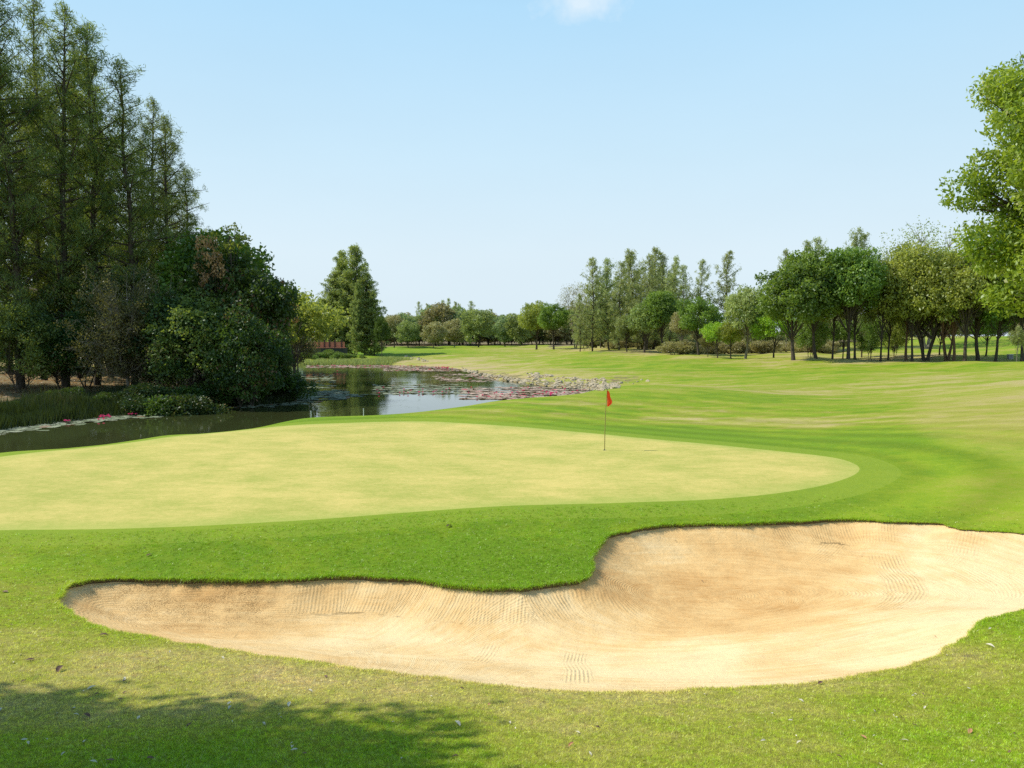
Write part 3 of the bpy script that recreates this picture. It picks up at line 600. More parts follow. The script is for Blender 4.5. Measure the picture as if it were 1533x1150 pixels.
def bare_tree(seed, h=7., rx=3., nb=60, leafn=2500, ls=.16):
    rg = np.random.default_rng(seed); tr = Acc(); tr.tube(bend_path((0, 0, -.4), (0, 0, h * .55), 6, .06, rg), np.linspace(.14, .07, 6), 7)
    tips = []
    for i in range(nb):
        u = rg.uniform(.25, 1); c = np.array([0, 0, h * .55 * u]); az = rg.uniform(0, 6.28); el = rg.uniform(.25, 1.2); ln = rx * rg.uniform(.5, 1.1) * (1 + .3 * math.sin(el))
        e = c + ln * np.array([math.cos(az) * math.cos(el), math.sin(az) * math.cos(el), math.sin(el)]); p = bend_path(c, e, 5, .08, rg); tr.tube(p, np.linspace(.045, .01, 5), 4)
        for k in range(9):
            s = p[rg.integers(1, 5)]; t = s + unit(rg.normal(size=3) + (e - c) / ln) * rg.uniform(.4, 1.1); tr.tube(np.array([s, t]), np.array([.016, .006]), 3); tips.append(t)
    tips = np.array(tips); c = tips[rg.integers(0, len(tips), leafn)] + rg.normal(0, .18, (leafn, 3)); V, Q = leaf_quads(c, rg.normal(size=(leafn, 3)), ls, ls * .5, rg)
    return tr.mesh('trunk', M['bark2'], True), mesh('crown', V, [Q], [M['tan']], {'rnd': np.repeat(rg.uniform(0, 1, leafn), 4)}), h
def bush(seed, h=2.2, rx=1.8, n=5200, ls=.16, lw=.09, spike=0.):
    rg = np.random.default_rng(seed); tr = Acc(); Vs, Qs, As, o = [], [], [], 0
    for i in range(12):
        a = rg.uniform(0, 6.28); r = rx * rg.uniform(.1, .72); c = np.array([math.cos(a) * r, math.sin(a) * r, h * rg.uniform(.3, .78) * (1 - .3 * r / rx)])
        tr.tube(np.array([(c[0] * .15, c[1] * .15, -.2), c * .6, c]), np.array([.03, .022, .01]) * h / 2, 4)
        m = n // 12; lr = rx * rg.uniform(.28, .46); v = unit(rg.normal(size=(m, 3))); cp = c + v * (lr * rg.uniform(.3, 1.1, (m, 1)) ** .6) * np.array([1, 1, .8 * h / rx * .8]); cp[:, 2] = np.abs(cp[:, 2])
        dd = v + rg.normal(0, .5, (m, 3)) + np.array([0, 0, spike]); V, Q = leaf_quads(cp, dd, ls * rg.uniform(.6, 1.4, m), lw * rg.uniform(.7, 1.2, m), rg); Vs.append(V); Qs.append(Q + o); o += len(V)
        As.append(np.repeat(np.clip(rg.uniform(.2, .8) + rg.normal(0, .2, m), 0, 1), 4))
    return tr.mesh('stem', M['bark'], True), mesh('foliage', np.concatenate(Vs), [np.concatenate(Qs)], [M['shrub']], {'rnd': np.concatenate(As)}), h
PR = {}
PR['casu'] = [casuarina(s) for s in (1, 2, 3, 4, 5)]
PR['casus'] = [casuarina(s, 18, 4.5, .72, .42, .09, .1, 80) for s in (11, 12, 13, 14)]           # seen from further off
PR['cone'] = [casuarina(s, 22, 5.0, 1.2, .42, .13, .03, 130) for s in (21, 22, 23)]
PR['broad'] = [broadleaf(s, 12, 4.2, .28, 30, 380, .36, .22) for s in (31, 32, 33, 34)]
PR['tall'] = [broadleaf(s, 15, 4.3, .3, 38, 340, .40, .24, .22) for s in (41, 42, 43)]
PR['multi'] = [broadleaf(s, 14, 5.6, .22, 42, 380, .38, .22, .34, 0, 4) for s in (51, 52)]
PR['airy'] = [broadleaf(s, 14, 5.5, .35, 34, 130, .24, .13, .2, 0, 2, 1., .7, .8) for s in (61, 62)]
PR['small'] = [broadleaf(s, 6, 2.4, .32, 18, 300, .22, .13, .09) for s in (71, 72, 73)]
PR['far'] = [broadleaf(s, 14, 5., .04, 32, 210, .55, .34, .22) for s in (81, 82, 83, 84)]
PR['bare'] = [bare_tree(s) for s in (91, 92)]
PR['twig'] = [bare_tree(95, 9, 3.6, 120, 22000, .16)]
PR['rust'] = [broadleaf(301, 11, 1.9, .55, 12, 110, .22, .13, .10)]; PR['sapling'] = [broadleaf(302, 12, 1.5, .72, 9, 60, .24, .1, .07, 0, 1, 1.)]
PR['bush'] = [bush(s) for s in (101, 102, 103)]
PR['under'] = [broadleaf(s, 10, 4.0, .02, 34, 380, .30, .16, .12, 0, 3) for s in (111, 112, 113)]
print('protos', time.time() - T0)

def place(kind, var, px, d, top, wm, mat, label, cat='tree', group=None, name=None, bark=None, rot=None, x=None, basepy=None, tilt=0.):
    """tree of the kind standing at forward distance d; its top reaches image row `top`; wm widens the crown"""
    tr, cr, h = PR[kind][var % len(PR[kind])]
    if 'top' not in cr: co_ = np.empty(len(cr.vertices) * 3); cr.vertices.foreach_get('co', co_); cr['top'] = float(np.percentile(co_[2::3], 99.6))
    h = cr['top']
    X, Y = at_depth(px, d)
    z0 = hz(X, Y); ht = z_at(top, d) - z0; s = ht / h
    nm = name or ('shrub' if kind == 'bush' else 'tree')
    root = thing(nm, label, cat, (X, Y, z0 - .03), group)
    root.rotation_euler = (0, tilt, rot if rot is not None else (px * 7.13 + d * 1.7) % 6.28)
    root.scale = (s * wm, s * wm, s)
    a, b = ('stem', 'foliage') if kind == 'bush' else ('trunk', 'crown')
    for nm_, me, mt in ((a, tr, bark), (b, cr, mat)):
        o = obj(nm_, me, root)
        if mt: o.material_slots[0].link = 'OBJECT'; o.material_slots[0].material = M[mt]
    return root

rnd0 = random.Random(8)
# ---- left bank: tall casuarinas
ORD = ['leftmost', 'second', 'third', 'fourth', 'fifth', 'sixth', 'seventh', 'eighth', 'ninth', 'tenth', 'eleventh', 'twelfth', 'thirteenth', 'fourteenth', 'fifteenth', 'sixteenth', 'seventeenth', 'eighteenth', 'nineteenth', 'twentieth',
       'twenty-first', 'twenty-second', 'twenty-third', 'twenty-fourth', 'twenty-fifth', 'twenty-sixth', 'twenty-seventh', 'twenty-eighth', 'twenty-ninth', 'thirtieth', 'thirty-first', 'thirty-second', 'thirty-third', 'thirty-fourth', 'thirty-fifth', 'thirty-sixth']
def ords(i): return 'nearest the left edge' if i < 0 else ORD[i] if i == 0 else ORD[i] + ' from the left'
L1 = [(-60,60,-90,1.),(-12,63,-70,.95),(30,61,-28,1.),(66,72,-5,.85),(97,64,8,1.05),(120,76,70,.9),(143,66,35,.95),(168,78,100,.95),(200,66,92,1.15),(228,76,150,1.0),(252,70,178,1.05),(285,72,255,1.0)]
for i, (px, d, top, w) in enumerate(L1):
    place('casu', i, px, d, top, w * 1.08, 'casu', 'tall feathery casuarina on the left pond bank, %s in its row' % ords(i - 1), group='tall casuarinas on the left bank', name='casuarina_tree')
L1b = [(-30,88,60,1.2),(15,90,90,1.2),(55,92,110,1.2),(90,94,130,1.2),(130,90,160,1.2),(175,92,190,1.2),(215,90,210,1.2),(260,92,260,1.1)]
for i, (px, d, top, w) in enumerate(L1b):
    place('casu', i + 2, px, d, top, w, 'casu', 'casuarina in the shaded back row of the left bank, %s there' % ords(i - 1), group='back row casuarinas on the left bank', name='casuarina_tree')
for i, (px, d, top) in enumerate([(-150,62,-60),(-215,66,-40),(-290,62,-20),(-190,90,100),(-260,92,100)]):
    place('casu', i, px, d, top, 1.05, 'casu', 'casuarina of the left wood standing beyond the left edge of the photo', group='casuarinas beyond the left edge', name='casuarina_tree')
for i in range(14):
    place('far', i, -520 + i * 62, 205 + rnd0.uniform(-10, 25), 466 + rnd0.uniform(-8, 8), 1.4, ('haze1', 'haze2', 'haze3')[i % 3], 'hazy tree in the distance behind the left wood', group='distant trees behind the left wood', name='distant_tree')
# ---- left bank: broad-leaved trees and undergrowth
BL = [('broad',0,350,63,378,.85,'dark','dark broad-leaved tree under the sparse sapling right of the casuarinas'),
 ('broad',1,390,61,404,.8,'dark','dark rounded broad-leaved tree at the right end of the left wood'),
 ('broad',2,398,60,470,.8,'dark','low dark broad-leaved tree leaning over the pond at the end of the left wood'),
 ('broad',3,322,66,345,1.0,'deep','dark green broad-leaved tree beside the rust-leaved tree in the left wood'),
 ('under',0,366,57,462,.9,'dark','dark leafy undergrowth tree in front of the rounded tree on the left bank'),
 ('under',1,300,58,440,1.1,'casu','bushy olive dark tree low in the middle of the left wood'),
 ('under',2,256,60,430,1.0,'dark','bushy dark tree left of the middle of the left wood'),
 ('rust',0,318,60,352,.62,'rust','rust-leaved tree showing orange between casuarinas and dark trees'),
 ('small',1,300,59,468,.9,'dark','small dark tree low in the left wood'),
 ('sapling',0,352,62,336,1.,'olive','thin sapling with sparse leaves rising above the dark trees'),
 ('under',1,30,58,455,1.0,'casu','dark undergrowth tree at the far left below the casuarinas'),
 ('under',2,92,60,470,1.0,'dark','dark undergrowth tree between the two leftmost visible trunks'),
 ('under',0,128,64,400,.8,'casu','olive undergrowth tree left of the brown twiggy tree'),
 ('twig',0,192,58,402,.95,'tan','brown twiggy half-bare tree in front of the casuarinas'),
 ('twig',0,238,60,425,.8,'tan','olive brown twiggy tree right of the brown twiggy tree'),
 ('under',0,414,62,518,.75,'dark','low dark tree over the water at the tip of the left bank'),
 ('small',2,440,84,434,1.2,'olivef','olive and yellow leaved tree behind the tip of the left bank'),
 ('broad',1,447,100,438,.42,'olive','light olive tree between the left wood and the conifer clump'),
 ('rust',0,425,80,432,.9,'rust','small sparse orange-tinted tree at the right edge of the left wood'),
 ('bare',0,345,70,420,1.,'rust','half-bare rust tinted tree deep inside the left wood')]
for k, v_, px, d, top, w, mt, lb in BL: place(k, v_, px, d, top, w, mt, lb, name={'rust': 'rust_leaved_tree', 'tan': 'twiggy_tree'}.get(mt, 'broadleaf_tree'))
rr = random.Random(4)
for i in range(14):      # dry scrub behind the casuarinas
    px = -60 + i * 37 + rr.uniform(-8, 8)
    place('under', i, px, rr.uniform(96, 112), rr.uniform(478, 500), 1.5, ('olive', 'tan', 'haze3')[i % 3], 'sunlit scrub seen between the casuarina trunks, %s' % ords(i - 2 if i > 1 else -1), cat='shrub', group='scrub behind the left wood', name='scrub')
SB = [(20,50,600),(62,51,590),(100,54,580),(205,53,575),(150,53,588),(262,55,578),(320,57,572),(360,60,560),(395,61,552),(425,62,556),(-30,50,600),(290,53,590),(235,52,592)]
for i, (px, d, top) in enumerate(sorted(SB)):
    place('bush', i, px, d, top, 1.3, ('dark', 'dark', 'reed')[i % 3], 'dark low shrub on the reedy left pond bank, %s there' % ords(i - 1), cat='shrub', group='shrubs along the left pond bank')
# ---- conifer clump beyond the pond
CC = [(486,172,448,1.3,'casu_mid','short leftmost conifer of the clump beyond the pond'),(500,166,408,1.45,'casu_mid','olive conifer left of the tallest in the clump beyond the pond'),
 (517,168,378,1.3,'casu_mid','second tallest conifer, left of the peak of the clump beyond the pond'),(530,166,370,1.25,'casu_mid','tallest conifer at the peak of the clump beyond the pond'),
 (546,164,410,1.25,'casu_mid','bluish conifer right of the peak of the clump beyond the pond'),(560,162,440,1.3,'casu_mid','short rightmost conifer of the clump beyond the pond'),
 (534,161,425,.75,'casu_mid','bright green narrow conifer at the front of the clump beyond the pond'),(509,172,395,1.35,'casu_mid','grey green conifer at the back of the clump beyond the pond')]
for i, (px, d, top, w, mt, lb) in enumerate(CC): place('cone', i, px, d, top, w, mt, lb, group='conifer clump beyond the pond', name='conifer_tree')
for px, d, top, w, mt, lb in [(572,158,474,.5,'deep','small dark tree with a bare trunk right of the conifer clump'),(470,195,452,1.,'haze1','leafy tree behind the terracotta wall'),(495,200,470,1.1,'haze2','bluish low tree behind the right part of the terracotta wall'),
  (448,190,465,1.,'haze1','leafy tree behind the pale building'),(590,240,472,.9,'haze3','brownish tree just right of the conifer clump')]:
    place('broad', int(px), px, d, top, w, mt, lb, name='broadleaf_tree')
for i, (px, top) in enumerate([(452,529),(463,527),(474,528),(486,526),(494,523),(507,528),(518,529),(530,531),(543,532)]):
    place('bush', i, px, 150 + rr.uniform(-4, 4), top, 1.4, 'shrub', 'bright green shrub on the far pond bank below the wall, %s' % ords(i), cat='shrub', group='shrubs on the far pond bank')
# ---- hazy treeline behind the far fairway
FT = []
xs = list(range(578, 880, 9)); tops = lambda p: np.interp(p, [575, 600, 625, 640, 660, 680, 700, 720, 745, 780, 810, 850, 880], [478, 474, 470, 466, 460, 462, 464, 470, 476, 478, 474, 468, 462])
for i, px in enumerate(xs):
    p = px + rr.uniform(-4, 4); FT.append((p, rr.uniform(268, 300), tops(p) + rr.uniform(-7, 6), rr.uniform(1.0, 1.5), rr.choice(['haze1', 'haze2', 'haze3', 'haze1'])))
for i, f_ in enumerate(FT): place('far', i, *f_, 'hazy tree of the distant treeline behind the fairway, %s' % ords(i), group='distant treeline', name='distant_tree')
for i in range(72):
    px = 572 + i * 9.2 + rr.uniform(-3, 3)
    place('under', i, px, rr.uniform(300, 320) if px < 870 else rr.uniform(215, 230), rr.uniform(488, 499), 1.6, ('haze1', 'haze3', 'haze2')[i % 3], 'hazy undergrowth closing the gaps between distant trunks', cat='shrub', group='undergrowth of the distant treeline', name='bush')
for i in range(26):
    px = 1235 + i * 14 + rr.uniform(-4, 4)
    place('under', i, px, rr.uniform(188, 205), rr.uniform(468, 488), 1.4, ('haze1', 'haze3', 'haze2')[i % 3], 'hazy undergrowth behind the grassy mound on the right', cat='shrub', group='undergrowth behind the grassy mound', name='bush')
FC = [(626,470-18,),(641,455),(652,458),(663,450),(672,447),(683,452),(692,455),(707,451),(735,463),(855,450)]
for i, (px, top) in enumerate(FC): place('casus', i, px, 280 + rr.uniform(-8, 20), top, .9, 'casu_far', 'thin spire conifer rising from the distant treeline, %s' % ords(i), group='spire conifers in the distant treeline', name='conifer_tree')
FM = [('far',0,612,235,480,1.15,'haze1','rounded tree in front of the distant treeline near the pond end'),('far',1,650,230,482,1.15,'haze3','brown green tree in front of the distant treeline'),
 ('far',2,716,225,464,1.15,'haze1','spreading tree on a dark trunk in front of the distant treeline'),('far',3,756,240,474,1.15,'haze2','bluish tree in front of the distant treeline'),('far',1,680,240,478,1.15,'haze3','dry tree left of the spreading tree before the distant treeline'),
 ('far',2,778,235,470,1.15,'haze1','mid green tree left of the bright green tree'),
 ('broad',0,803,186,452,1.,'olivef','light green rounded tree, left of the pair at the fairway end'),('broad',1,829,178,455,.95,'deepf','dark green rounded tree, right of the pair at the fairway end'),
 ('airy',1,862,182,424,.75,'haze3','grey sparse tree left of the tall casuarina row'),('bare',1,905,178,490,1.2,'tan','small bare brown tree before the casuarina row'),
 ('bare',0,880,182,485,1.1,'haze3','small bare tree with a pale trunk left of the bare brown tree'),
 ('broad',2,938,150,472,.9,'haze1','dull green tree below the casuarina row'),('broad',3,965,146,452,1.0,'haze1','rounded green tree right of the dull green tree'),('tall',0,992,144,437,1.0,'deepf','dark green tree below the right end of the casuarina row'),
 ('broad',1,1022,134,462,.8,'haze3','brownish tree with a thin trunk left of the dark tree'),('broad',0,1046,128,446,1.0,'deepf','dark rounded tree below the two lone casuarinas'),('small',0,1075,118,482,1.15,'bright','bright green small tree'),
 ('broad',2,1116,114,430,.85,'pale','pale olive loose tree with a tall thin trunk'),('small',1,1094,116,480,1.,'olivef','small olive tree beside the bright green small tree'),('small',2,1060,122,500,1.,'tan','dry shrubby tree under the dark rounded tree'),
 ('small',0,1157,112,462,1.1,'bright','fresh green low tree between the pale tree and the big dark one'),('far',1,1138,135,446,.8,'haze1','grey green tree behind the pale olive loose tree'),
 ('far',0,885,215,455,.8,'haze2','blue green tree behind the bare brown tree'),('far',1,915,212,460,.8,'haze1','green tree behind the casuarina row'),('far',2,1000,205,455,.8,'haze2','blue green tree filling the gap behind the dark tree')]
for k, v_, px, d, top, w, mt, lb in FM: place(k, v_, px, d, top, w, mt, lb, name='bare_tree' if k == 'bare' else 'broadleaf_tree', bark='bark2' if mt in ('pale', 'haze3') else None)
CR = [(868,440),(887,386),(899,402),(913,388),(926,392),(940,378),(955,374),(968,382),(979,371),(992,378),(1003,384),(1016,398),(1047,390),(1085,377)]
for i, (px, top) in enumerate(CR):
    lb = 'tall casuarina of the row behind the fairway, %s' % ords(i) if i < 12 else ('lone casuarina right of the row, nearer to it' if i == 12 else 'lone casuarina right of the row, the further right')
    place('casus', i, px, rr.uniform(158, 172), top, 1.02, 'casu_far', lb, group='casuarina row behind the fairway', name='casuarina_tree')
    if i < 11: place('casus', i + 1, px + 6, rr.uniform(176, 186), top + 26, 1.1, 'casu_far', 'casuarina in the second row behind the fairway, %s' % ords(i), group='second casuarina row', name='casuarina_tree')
# ---- trees on the right
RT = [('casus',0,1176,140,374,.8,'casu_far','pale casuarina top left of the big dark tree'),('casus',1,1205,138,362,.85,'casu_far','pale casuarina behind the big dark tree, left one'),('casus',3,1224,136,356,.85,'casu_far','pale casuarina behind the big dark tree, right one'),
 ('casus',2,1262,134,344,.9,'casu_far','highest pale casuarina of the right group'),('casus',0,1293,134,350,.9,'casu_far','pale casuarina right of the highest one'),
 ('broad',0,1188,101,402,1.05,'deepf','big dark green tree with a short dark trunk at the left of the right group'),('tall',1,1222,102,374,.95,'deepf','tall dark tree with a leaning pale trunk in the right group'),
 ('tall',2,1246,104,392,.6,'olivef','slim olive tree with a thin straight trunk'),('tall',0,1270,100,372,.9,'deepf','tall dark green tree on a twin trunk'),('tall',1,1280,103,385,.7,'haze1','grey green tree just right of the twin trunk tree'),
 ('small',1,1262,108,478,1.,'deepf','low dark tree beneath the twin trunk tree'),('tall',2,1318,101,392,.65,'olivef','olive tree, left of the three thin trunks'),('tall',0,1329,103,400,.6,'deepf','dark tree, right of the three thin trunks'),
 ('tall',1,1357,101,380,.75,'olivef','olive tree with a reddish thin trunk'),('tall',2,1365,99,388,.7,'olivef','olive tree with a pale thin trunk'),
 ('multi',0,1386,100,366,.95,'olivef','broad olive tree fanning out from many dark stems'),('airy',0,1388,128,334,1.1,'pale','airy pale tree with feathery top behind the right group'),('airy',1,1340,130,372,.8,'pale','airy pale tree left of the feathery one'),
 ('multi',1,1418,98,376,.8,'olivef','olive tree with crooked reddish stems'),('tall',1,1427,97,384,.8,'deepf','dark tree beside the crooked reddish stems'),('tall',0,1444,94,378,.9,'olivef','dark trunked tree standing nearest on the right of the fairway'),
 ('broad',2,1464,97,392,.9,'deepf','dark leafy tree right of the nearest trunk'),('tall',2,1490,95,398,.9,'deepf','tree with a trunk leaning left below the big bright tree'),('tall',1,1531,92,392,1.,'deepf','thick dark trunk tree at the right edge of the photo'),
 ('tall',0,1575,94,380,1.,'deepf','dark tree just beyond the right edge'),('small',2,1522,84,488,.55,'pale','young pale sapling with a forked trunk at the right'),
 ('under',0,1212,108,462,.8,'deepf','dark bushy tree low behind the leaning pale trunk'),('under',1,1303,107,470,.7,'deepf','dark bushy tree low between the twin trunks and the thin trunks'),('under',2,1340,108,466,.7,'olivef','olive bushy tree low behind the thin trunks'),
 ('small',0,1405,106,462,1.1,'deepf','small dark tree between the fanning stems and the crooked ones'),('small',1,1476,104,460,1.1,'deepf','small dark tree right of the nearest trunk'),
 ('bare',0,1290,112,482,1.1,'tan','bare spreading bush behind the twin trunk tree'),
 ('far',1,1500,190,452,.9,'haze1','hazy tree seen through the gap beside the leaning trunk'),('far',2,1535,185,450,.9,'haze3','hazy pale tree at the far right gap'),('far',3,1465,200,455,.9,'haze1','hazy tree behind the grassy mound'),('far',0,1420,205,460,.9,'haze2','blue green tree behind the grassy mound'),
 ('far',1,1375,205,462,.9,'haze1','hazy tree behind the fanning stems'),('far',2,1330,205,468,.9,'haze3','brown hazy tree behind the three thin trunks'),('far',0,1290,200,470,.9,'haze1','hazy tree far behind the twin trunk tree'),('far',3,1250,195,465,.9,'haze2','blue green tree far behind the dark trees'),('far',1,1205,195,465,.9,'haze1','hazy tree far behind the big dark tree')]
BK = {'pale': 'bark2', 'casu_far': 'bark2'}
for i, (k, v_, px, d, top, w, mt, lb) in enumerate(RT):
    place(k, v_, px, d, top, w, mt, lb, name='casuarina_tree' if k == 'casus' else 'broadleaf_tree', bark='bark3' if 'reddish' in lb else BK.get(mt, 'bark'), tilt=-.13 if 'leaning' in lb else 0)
for i in range(22):      # dry scrub along the edge of the wood
    px = 890 + i * 17 + rr.uniform(-5, 5); 
    if px > 1250: px = 1240
    place('bush', i, px, rr.uniform(128, 150) if px > 1010 else rr.uniform(165, 185), 512 - rr.uniform(0, 6) if px > 1010 else 509, 1.5, ('haze3', 'haze3')[i % 2], 'dry tan scrub at the foot of the wood, %s' % ords(i), cat='shrub', group='dry scrub at the foot of the wood', name='scrub')

# ---- big bright tree at the right edge, and the tree outside the frame whose shadow lies on the turf
def one_tree(name, tr, cr, loc, label, mt, rot=0.):
    r = thing(name, label, 'tree', loc); r.rotation_euler.z = rot
    obj('trunk', tr, r); c = obj('crown', cr, r); c.material_slots[0].link = 'OBJECT'; c.material_slots[0].material = M[mt]; return r
X, Y = at_depth(1752, 31); z0 = hz(X, Y)
tr, cr, _ = broadleaf(207, z_at(18, 31) - z0, 7.1, .225, 260, 1000, .21, .105, .34, 0, 1, 1., .8, 1., 6, (.11, .23), True)
one_tree('broadleaf_tree', tr, cr, (X, Y, z0), 'large bright green tree leaning into the right edge, nearest tree', 'near')
tr, cr, _ = broadleaf(208, 13, 3.7, .42, 60, 800, .24, .15, .24)
X, Y = -11.4, 4.45; one_tree('broadleaf_tree', tr, cr, (X, Y, hz(X, Y)), 'leafy tree left of the frame that shades the foreground turf', 'deep')
print('trees', time.time() - T0)

# ------------------------------------------------------------------ reeds, litter, lily pads, flowers, rocks
def near_shore(px0, px1, n, rg, lo, hi, ymin=0, ymax=1e9):
    """points at lo..hi metres from the shoreline (positive = on land)"""
    out = []
    seg = pond_w; nrm = np.roll(seg, -1, 0) - np.roll(seg, 1, 0); nrm = unit(np.stack([nrm[:, 1], -nrm[:, 0]], -1))
    if np.median(sdist(seg[:, 0] + nrm[:, 0], seg[:, 1] + nrm[:, 1], pond_w)) < 0: nrm = -nrm
    px = seg[:, 0] / seg[:, 1] * F + 766.5; ok = np.where((px > px0) & (px < px1) & (seg[:, 1] > ymin) & (seg[:, 1] < ymax))[0]
    i = rg.choice(ok, n); u = rg.uniform(lo, hi, n)[:, None]; return seg[i] + nrm[i] * u + rg.normal(0, .5, (n, 2))
rg = np.random.default_rng(77)
p = near_shore(-150, 440, 90000, rg, -.3, 6.5, 38, 76); z = H(p[:, 0], p[:, 1]); k = (z > WATER - .25) & (p[:, 1] > 40.5 + np.clip((p[:, 0] / p[:, 1] * F + 766) / 440, 0, 1) * 12); p, z = p[k], z[k]; n = len(p)
cl = .55 + .45 * np.sin(p[:, 0] * .9) * np.sin(p[:, 1] * .7 + 1) ; L = (.5 + 1.0 * np.clip(cl, 0, 1)) * rg.uniform(.5, 1.15, n); W = .035 * rg.uniform(.6, 1.3, n)
side = unit(np.column_stack([rg.normal(size=(n, 2)), np.zeros(n)])); up = unit(np.column_stack([rg.normal(0, .22, (n, 2)), np.ones(n)])); b = np.column_stack([p, z - .05])
V = np.stack([b - side * W[:, None], b + side * W[:, None], b + up * L[:, None]], 1).reshape(-1, 3)
obj('reeds', mesh('reeds', V, [np.arange(n * 3).reshape(n, 3)], [M['reed']], {'rnd': np.repeat(np.clip(cl * .4 + rg.uniform(0, .7, n), 0, 1), 3)}), kind='stuff', label='dark reeds and tall grass along the left pond bank', category='reeds')
p = near_shore(430, 585, 16000, rg, -.5, 8, 120, 180); n = len(p); z = H(p[:, 0], p[:, 1]); L = rg.uniform(.25, .8, n); W = .06 * rg.uniform(.6, 1.3, n)
side = unit(np.column_stack([rg.normal(size=(n, 2)), np.zeros(n)])); up = unit(np.column_stack([rg.normal(0, .3, (n, 2)), np.ones(n)])); b = np.column_stack([p, z - .05])
V = np.stack([b - side * W[:, None], b + side * W[:, None], b + up * L[:, None]], 1).reshape(-1, 3)
obj('bank_grass', mesh('bank_grass', V, [np.arange(n * 3).reshape(n, 3)], [M['pale']], {'rnd': np.repeat(rg.uniform(0, 1, n), 3)}), kind='stuff', label='rough yellowish grass on the far pond bank', category='grass')
n = 9000; px = rg.uniform(-80, 430, n); d = rg.uniform(54, 92, n); x = (px - 766.5) / F * d; z = H(x, d); c = np.column_stack([x, d, z + .02]); V, Q = leaf_quads(c, np.column_stack([rg.normal(size=(n, 2)), rg.normal(0, .2, n)]), .22, .14, rg, np.column_stack([rg.normal(0, .3, (n, 2)), np.ones(n)]))
obj('leaf_litter', mesh('leaf_litter', V, [Q], [M['rust']], {'rnd': np.repeat(rg.uniform(0, .9, n), 4)}), kind='stuff', label='brown leaf litter on the floor of the left wood', category='leaves')

def pads(pts, rmin, rmax, rg):
    n = len(pts); s = sdist(pts[:, 0], pts[:, 1], pond_w); pts = pts[s < -.1]; n = len(pts); r = rg.uniform(rmin, rmax, n); k = 9; a0 = rg.uniform(0, 6.28, n)
    an = a0[:, None] + np.linspace(.15, 6.13, k)[None]; cx = np.repeat(pts[:, :1], k, 1) + r[:, None] * np.cos(an); cy = np.repeat(pts[:, 1:], k, 1) + r[:, None] * np.sin(an)
    tl = rg.normal(0, .07, (n, 2)); zz = WATER + .012 + rg.uniform(0, .02, n)[:, None] + np.maximum(0, (cx - pts[:, :1]) * tl[:, :1] + (cy - pts[:, 1:]) * tl[:, 1:])
    V = np.concatenate([np.stack([cx, cy, zz], -1), np.column_stack([pts, WATER + .012 + rg.uniform(0, .005, n)])[:, None]], 1).reshape(-1, 3)
    b = np.arange(n)[:, None] * (k + 1); i = np.arange(k - 1)[None]; T = np.stack([b + i, b + i + 1, np.broadcast_to(b + k, (n, k - 1))], -1).reshape(-1, 3)
    return V, T, np.repeat(rg.uniform(0, 1, n), k + 1)
def zone(px0, px1, py0, py1, n, rg, tilt=0., streak=2.2):
    a = rg.uniform(0, 1, n); b = rg.uniform(0, 1, n); px = px0 + (px1 - px0) * a; py = py0 + (py1 - py0) * b + tilt * a
    q_ = np.array([P(u, w, WATER) for u, w in zip(px, py)])
    m = np.sin(q_[:, 1] * streak + 1.7 * np.sin(q_[:, 0] * .31)) + .8 * np.sin(q_[:, 0] * .9 + q_[:, 1] * .5) + rg.normal(0, .45, n); return q_[m > 0]
Zg = [zone(0, 240, 637, 643, 260, rg, -18), zone(150, 440, 620, 626, 400, rg, -26), near_shore(-100, 432, 900, rg, -1.7, 0, 40, 66), zone(400, 520, 588, 602, 1500, rg, -4), zone(440, 500, 560, 582, 500, rg), zone(560, 700, 576, 590, 900, rg), zone(480, 600, 590, 594, 160, rg)]
Zr = [zone(690, 900, 580, 598, 2400, rg, 0), zone(760, 860, 588, 604, 1500, rg, 0), zone(575, 690, 549, 556, 1500, rg, 0), zone(460, 640, 547, 551, 1800, rg), zone(650, 740, 560, 572, 450, rg), zone(715, 900, 590, 601, 1300, rg, 0, 1.)]
for nm, zs, mt, lb in (('lily_pads', Zg, 'pad', 'grey green lily pads floating in strips on the pond'), ('reddish_lily_pads', Zr, 'padred', 'reddish withered lily pads massed below the rocky bank')):
    V, T, A = pads(np.concatenate(zs), .16, .36, rg); obj(nm, mesh(nm, V, [T], [M[mt]], {'rnd': A}), kind='stuff', label=lb, category='lily pads')
def flower_mesh(seed):
    rg = np.random.default_rng(seed); A = Acc()
    A.tube(np.array([(0, 0, -.05), (.01, 0, .06), (0, 0, .13)]), np.array([.012, .011, .014]), 5, a=.1)
    for ring, (nn, el, l) in enumerate(((9, .35, .17), (8, .8, .15), (6, 1.2, .12))):
        for i in range(nn):
            a = i * 6.283 / nn + ring * .4; d = np.array([math.cos(a) * math.cos(el), math.sin(a) * math.cos(el), math.sin(el)]); s = np.array([-math.sin(a), math.cos(a), 0]) * l * .22
            b = np.array([0, 0, .13]); A.add([b, b + d * l * .55 + s, b + d * l + np.array([0, 0, .02]), b + d * l * .55 - s], Q=[[0, 1, 2, 3]], a=rg.uniform(.3, 1))
    return A.mesh('water_lily', M['pink'])
fl = [flower_mesh(i) for i in range(3)]
spots = [(152 + rg.normal(0, 5.5), 625.5 + rg.normal(0, 1.6), 'the dense pink cluster by the left bank') for _ in range(26)] + [(100 + rg.normal(0, 3), 633 + rg.normal(0, 1), 'the small group left of the dense pink cluster') for _ in range(5)] + [(200 + rg.normal(0, 3), 622.5 + rg.normal(0, .8), 'the small group right of the dense pink cluster') for _ in range(6)]
spots += [(u, 584 + rg.uniform(-3, 14), 'the reddish pads below the rocky bank') for u in rg.uniform(700, 890, 30)] + [(824 + rg.normal(0, 5), 590 + rg.normal(0, 1.8), 'the bright pink patch below the rocky bank') for _ in range(14)]
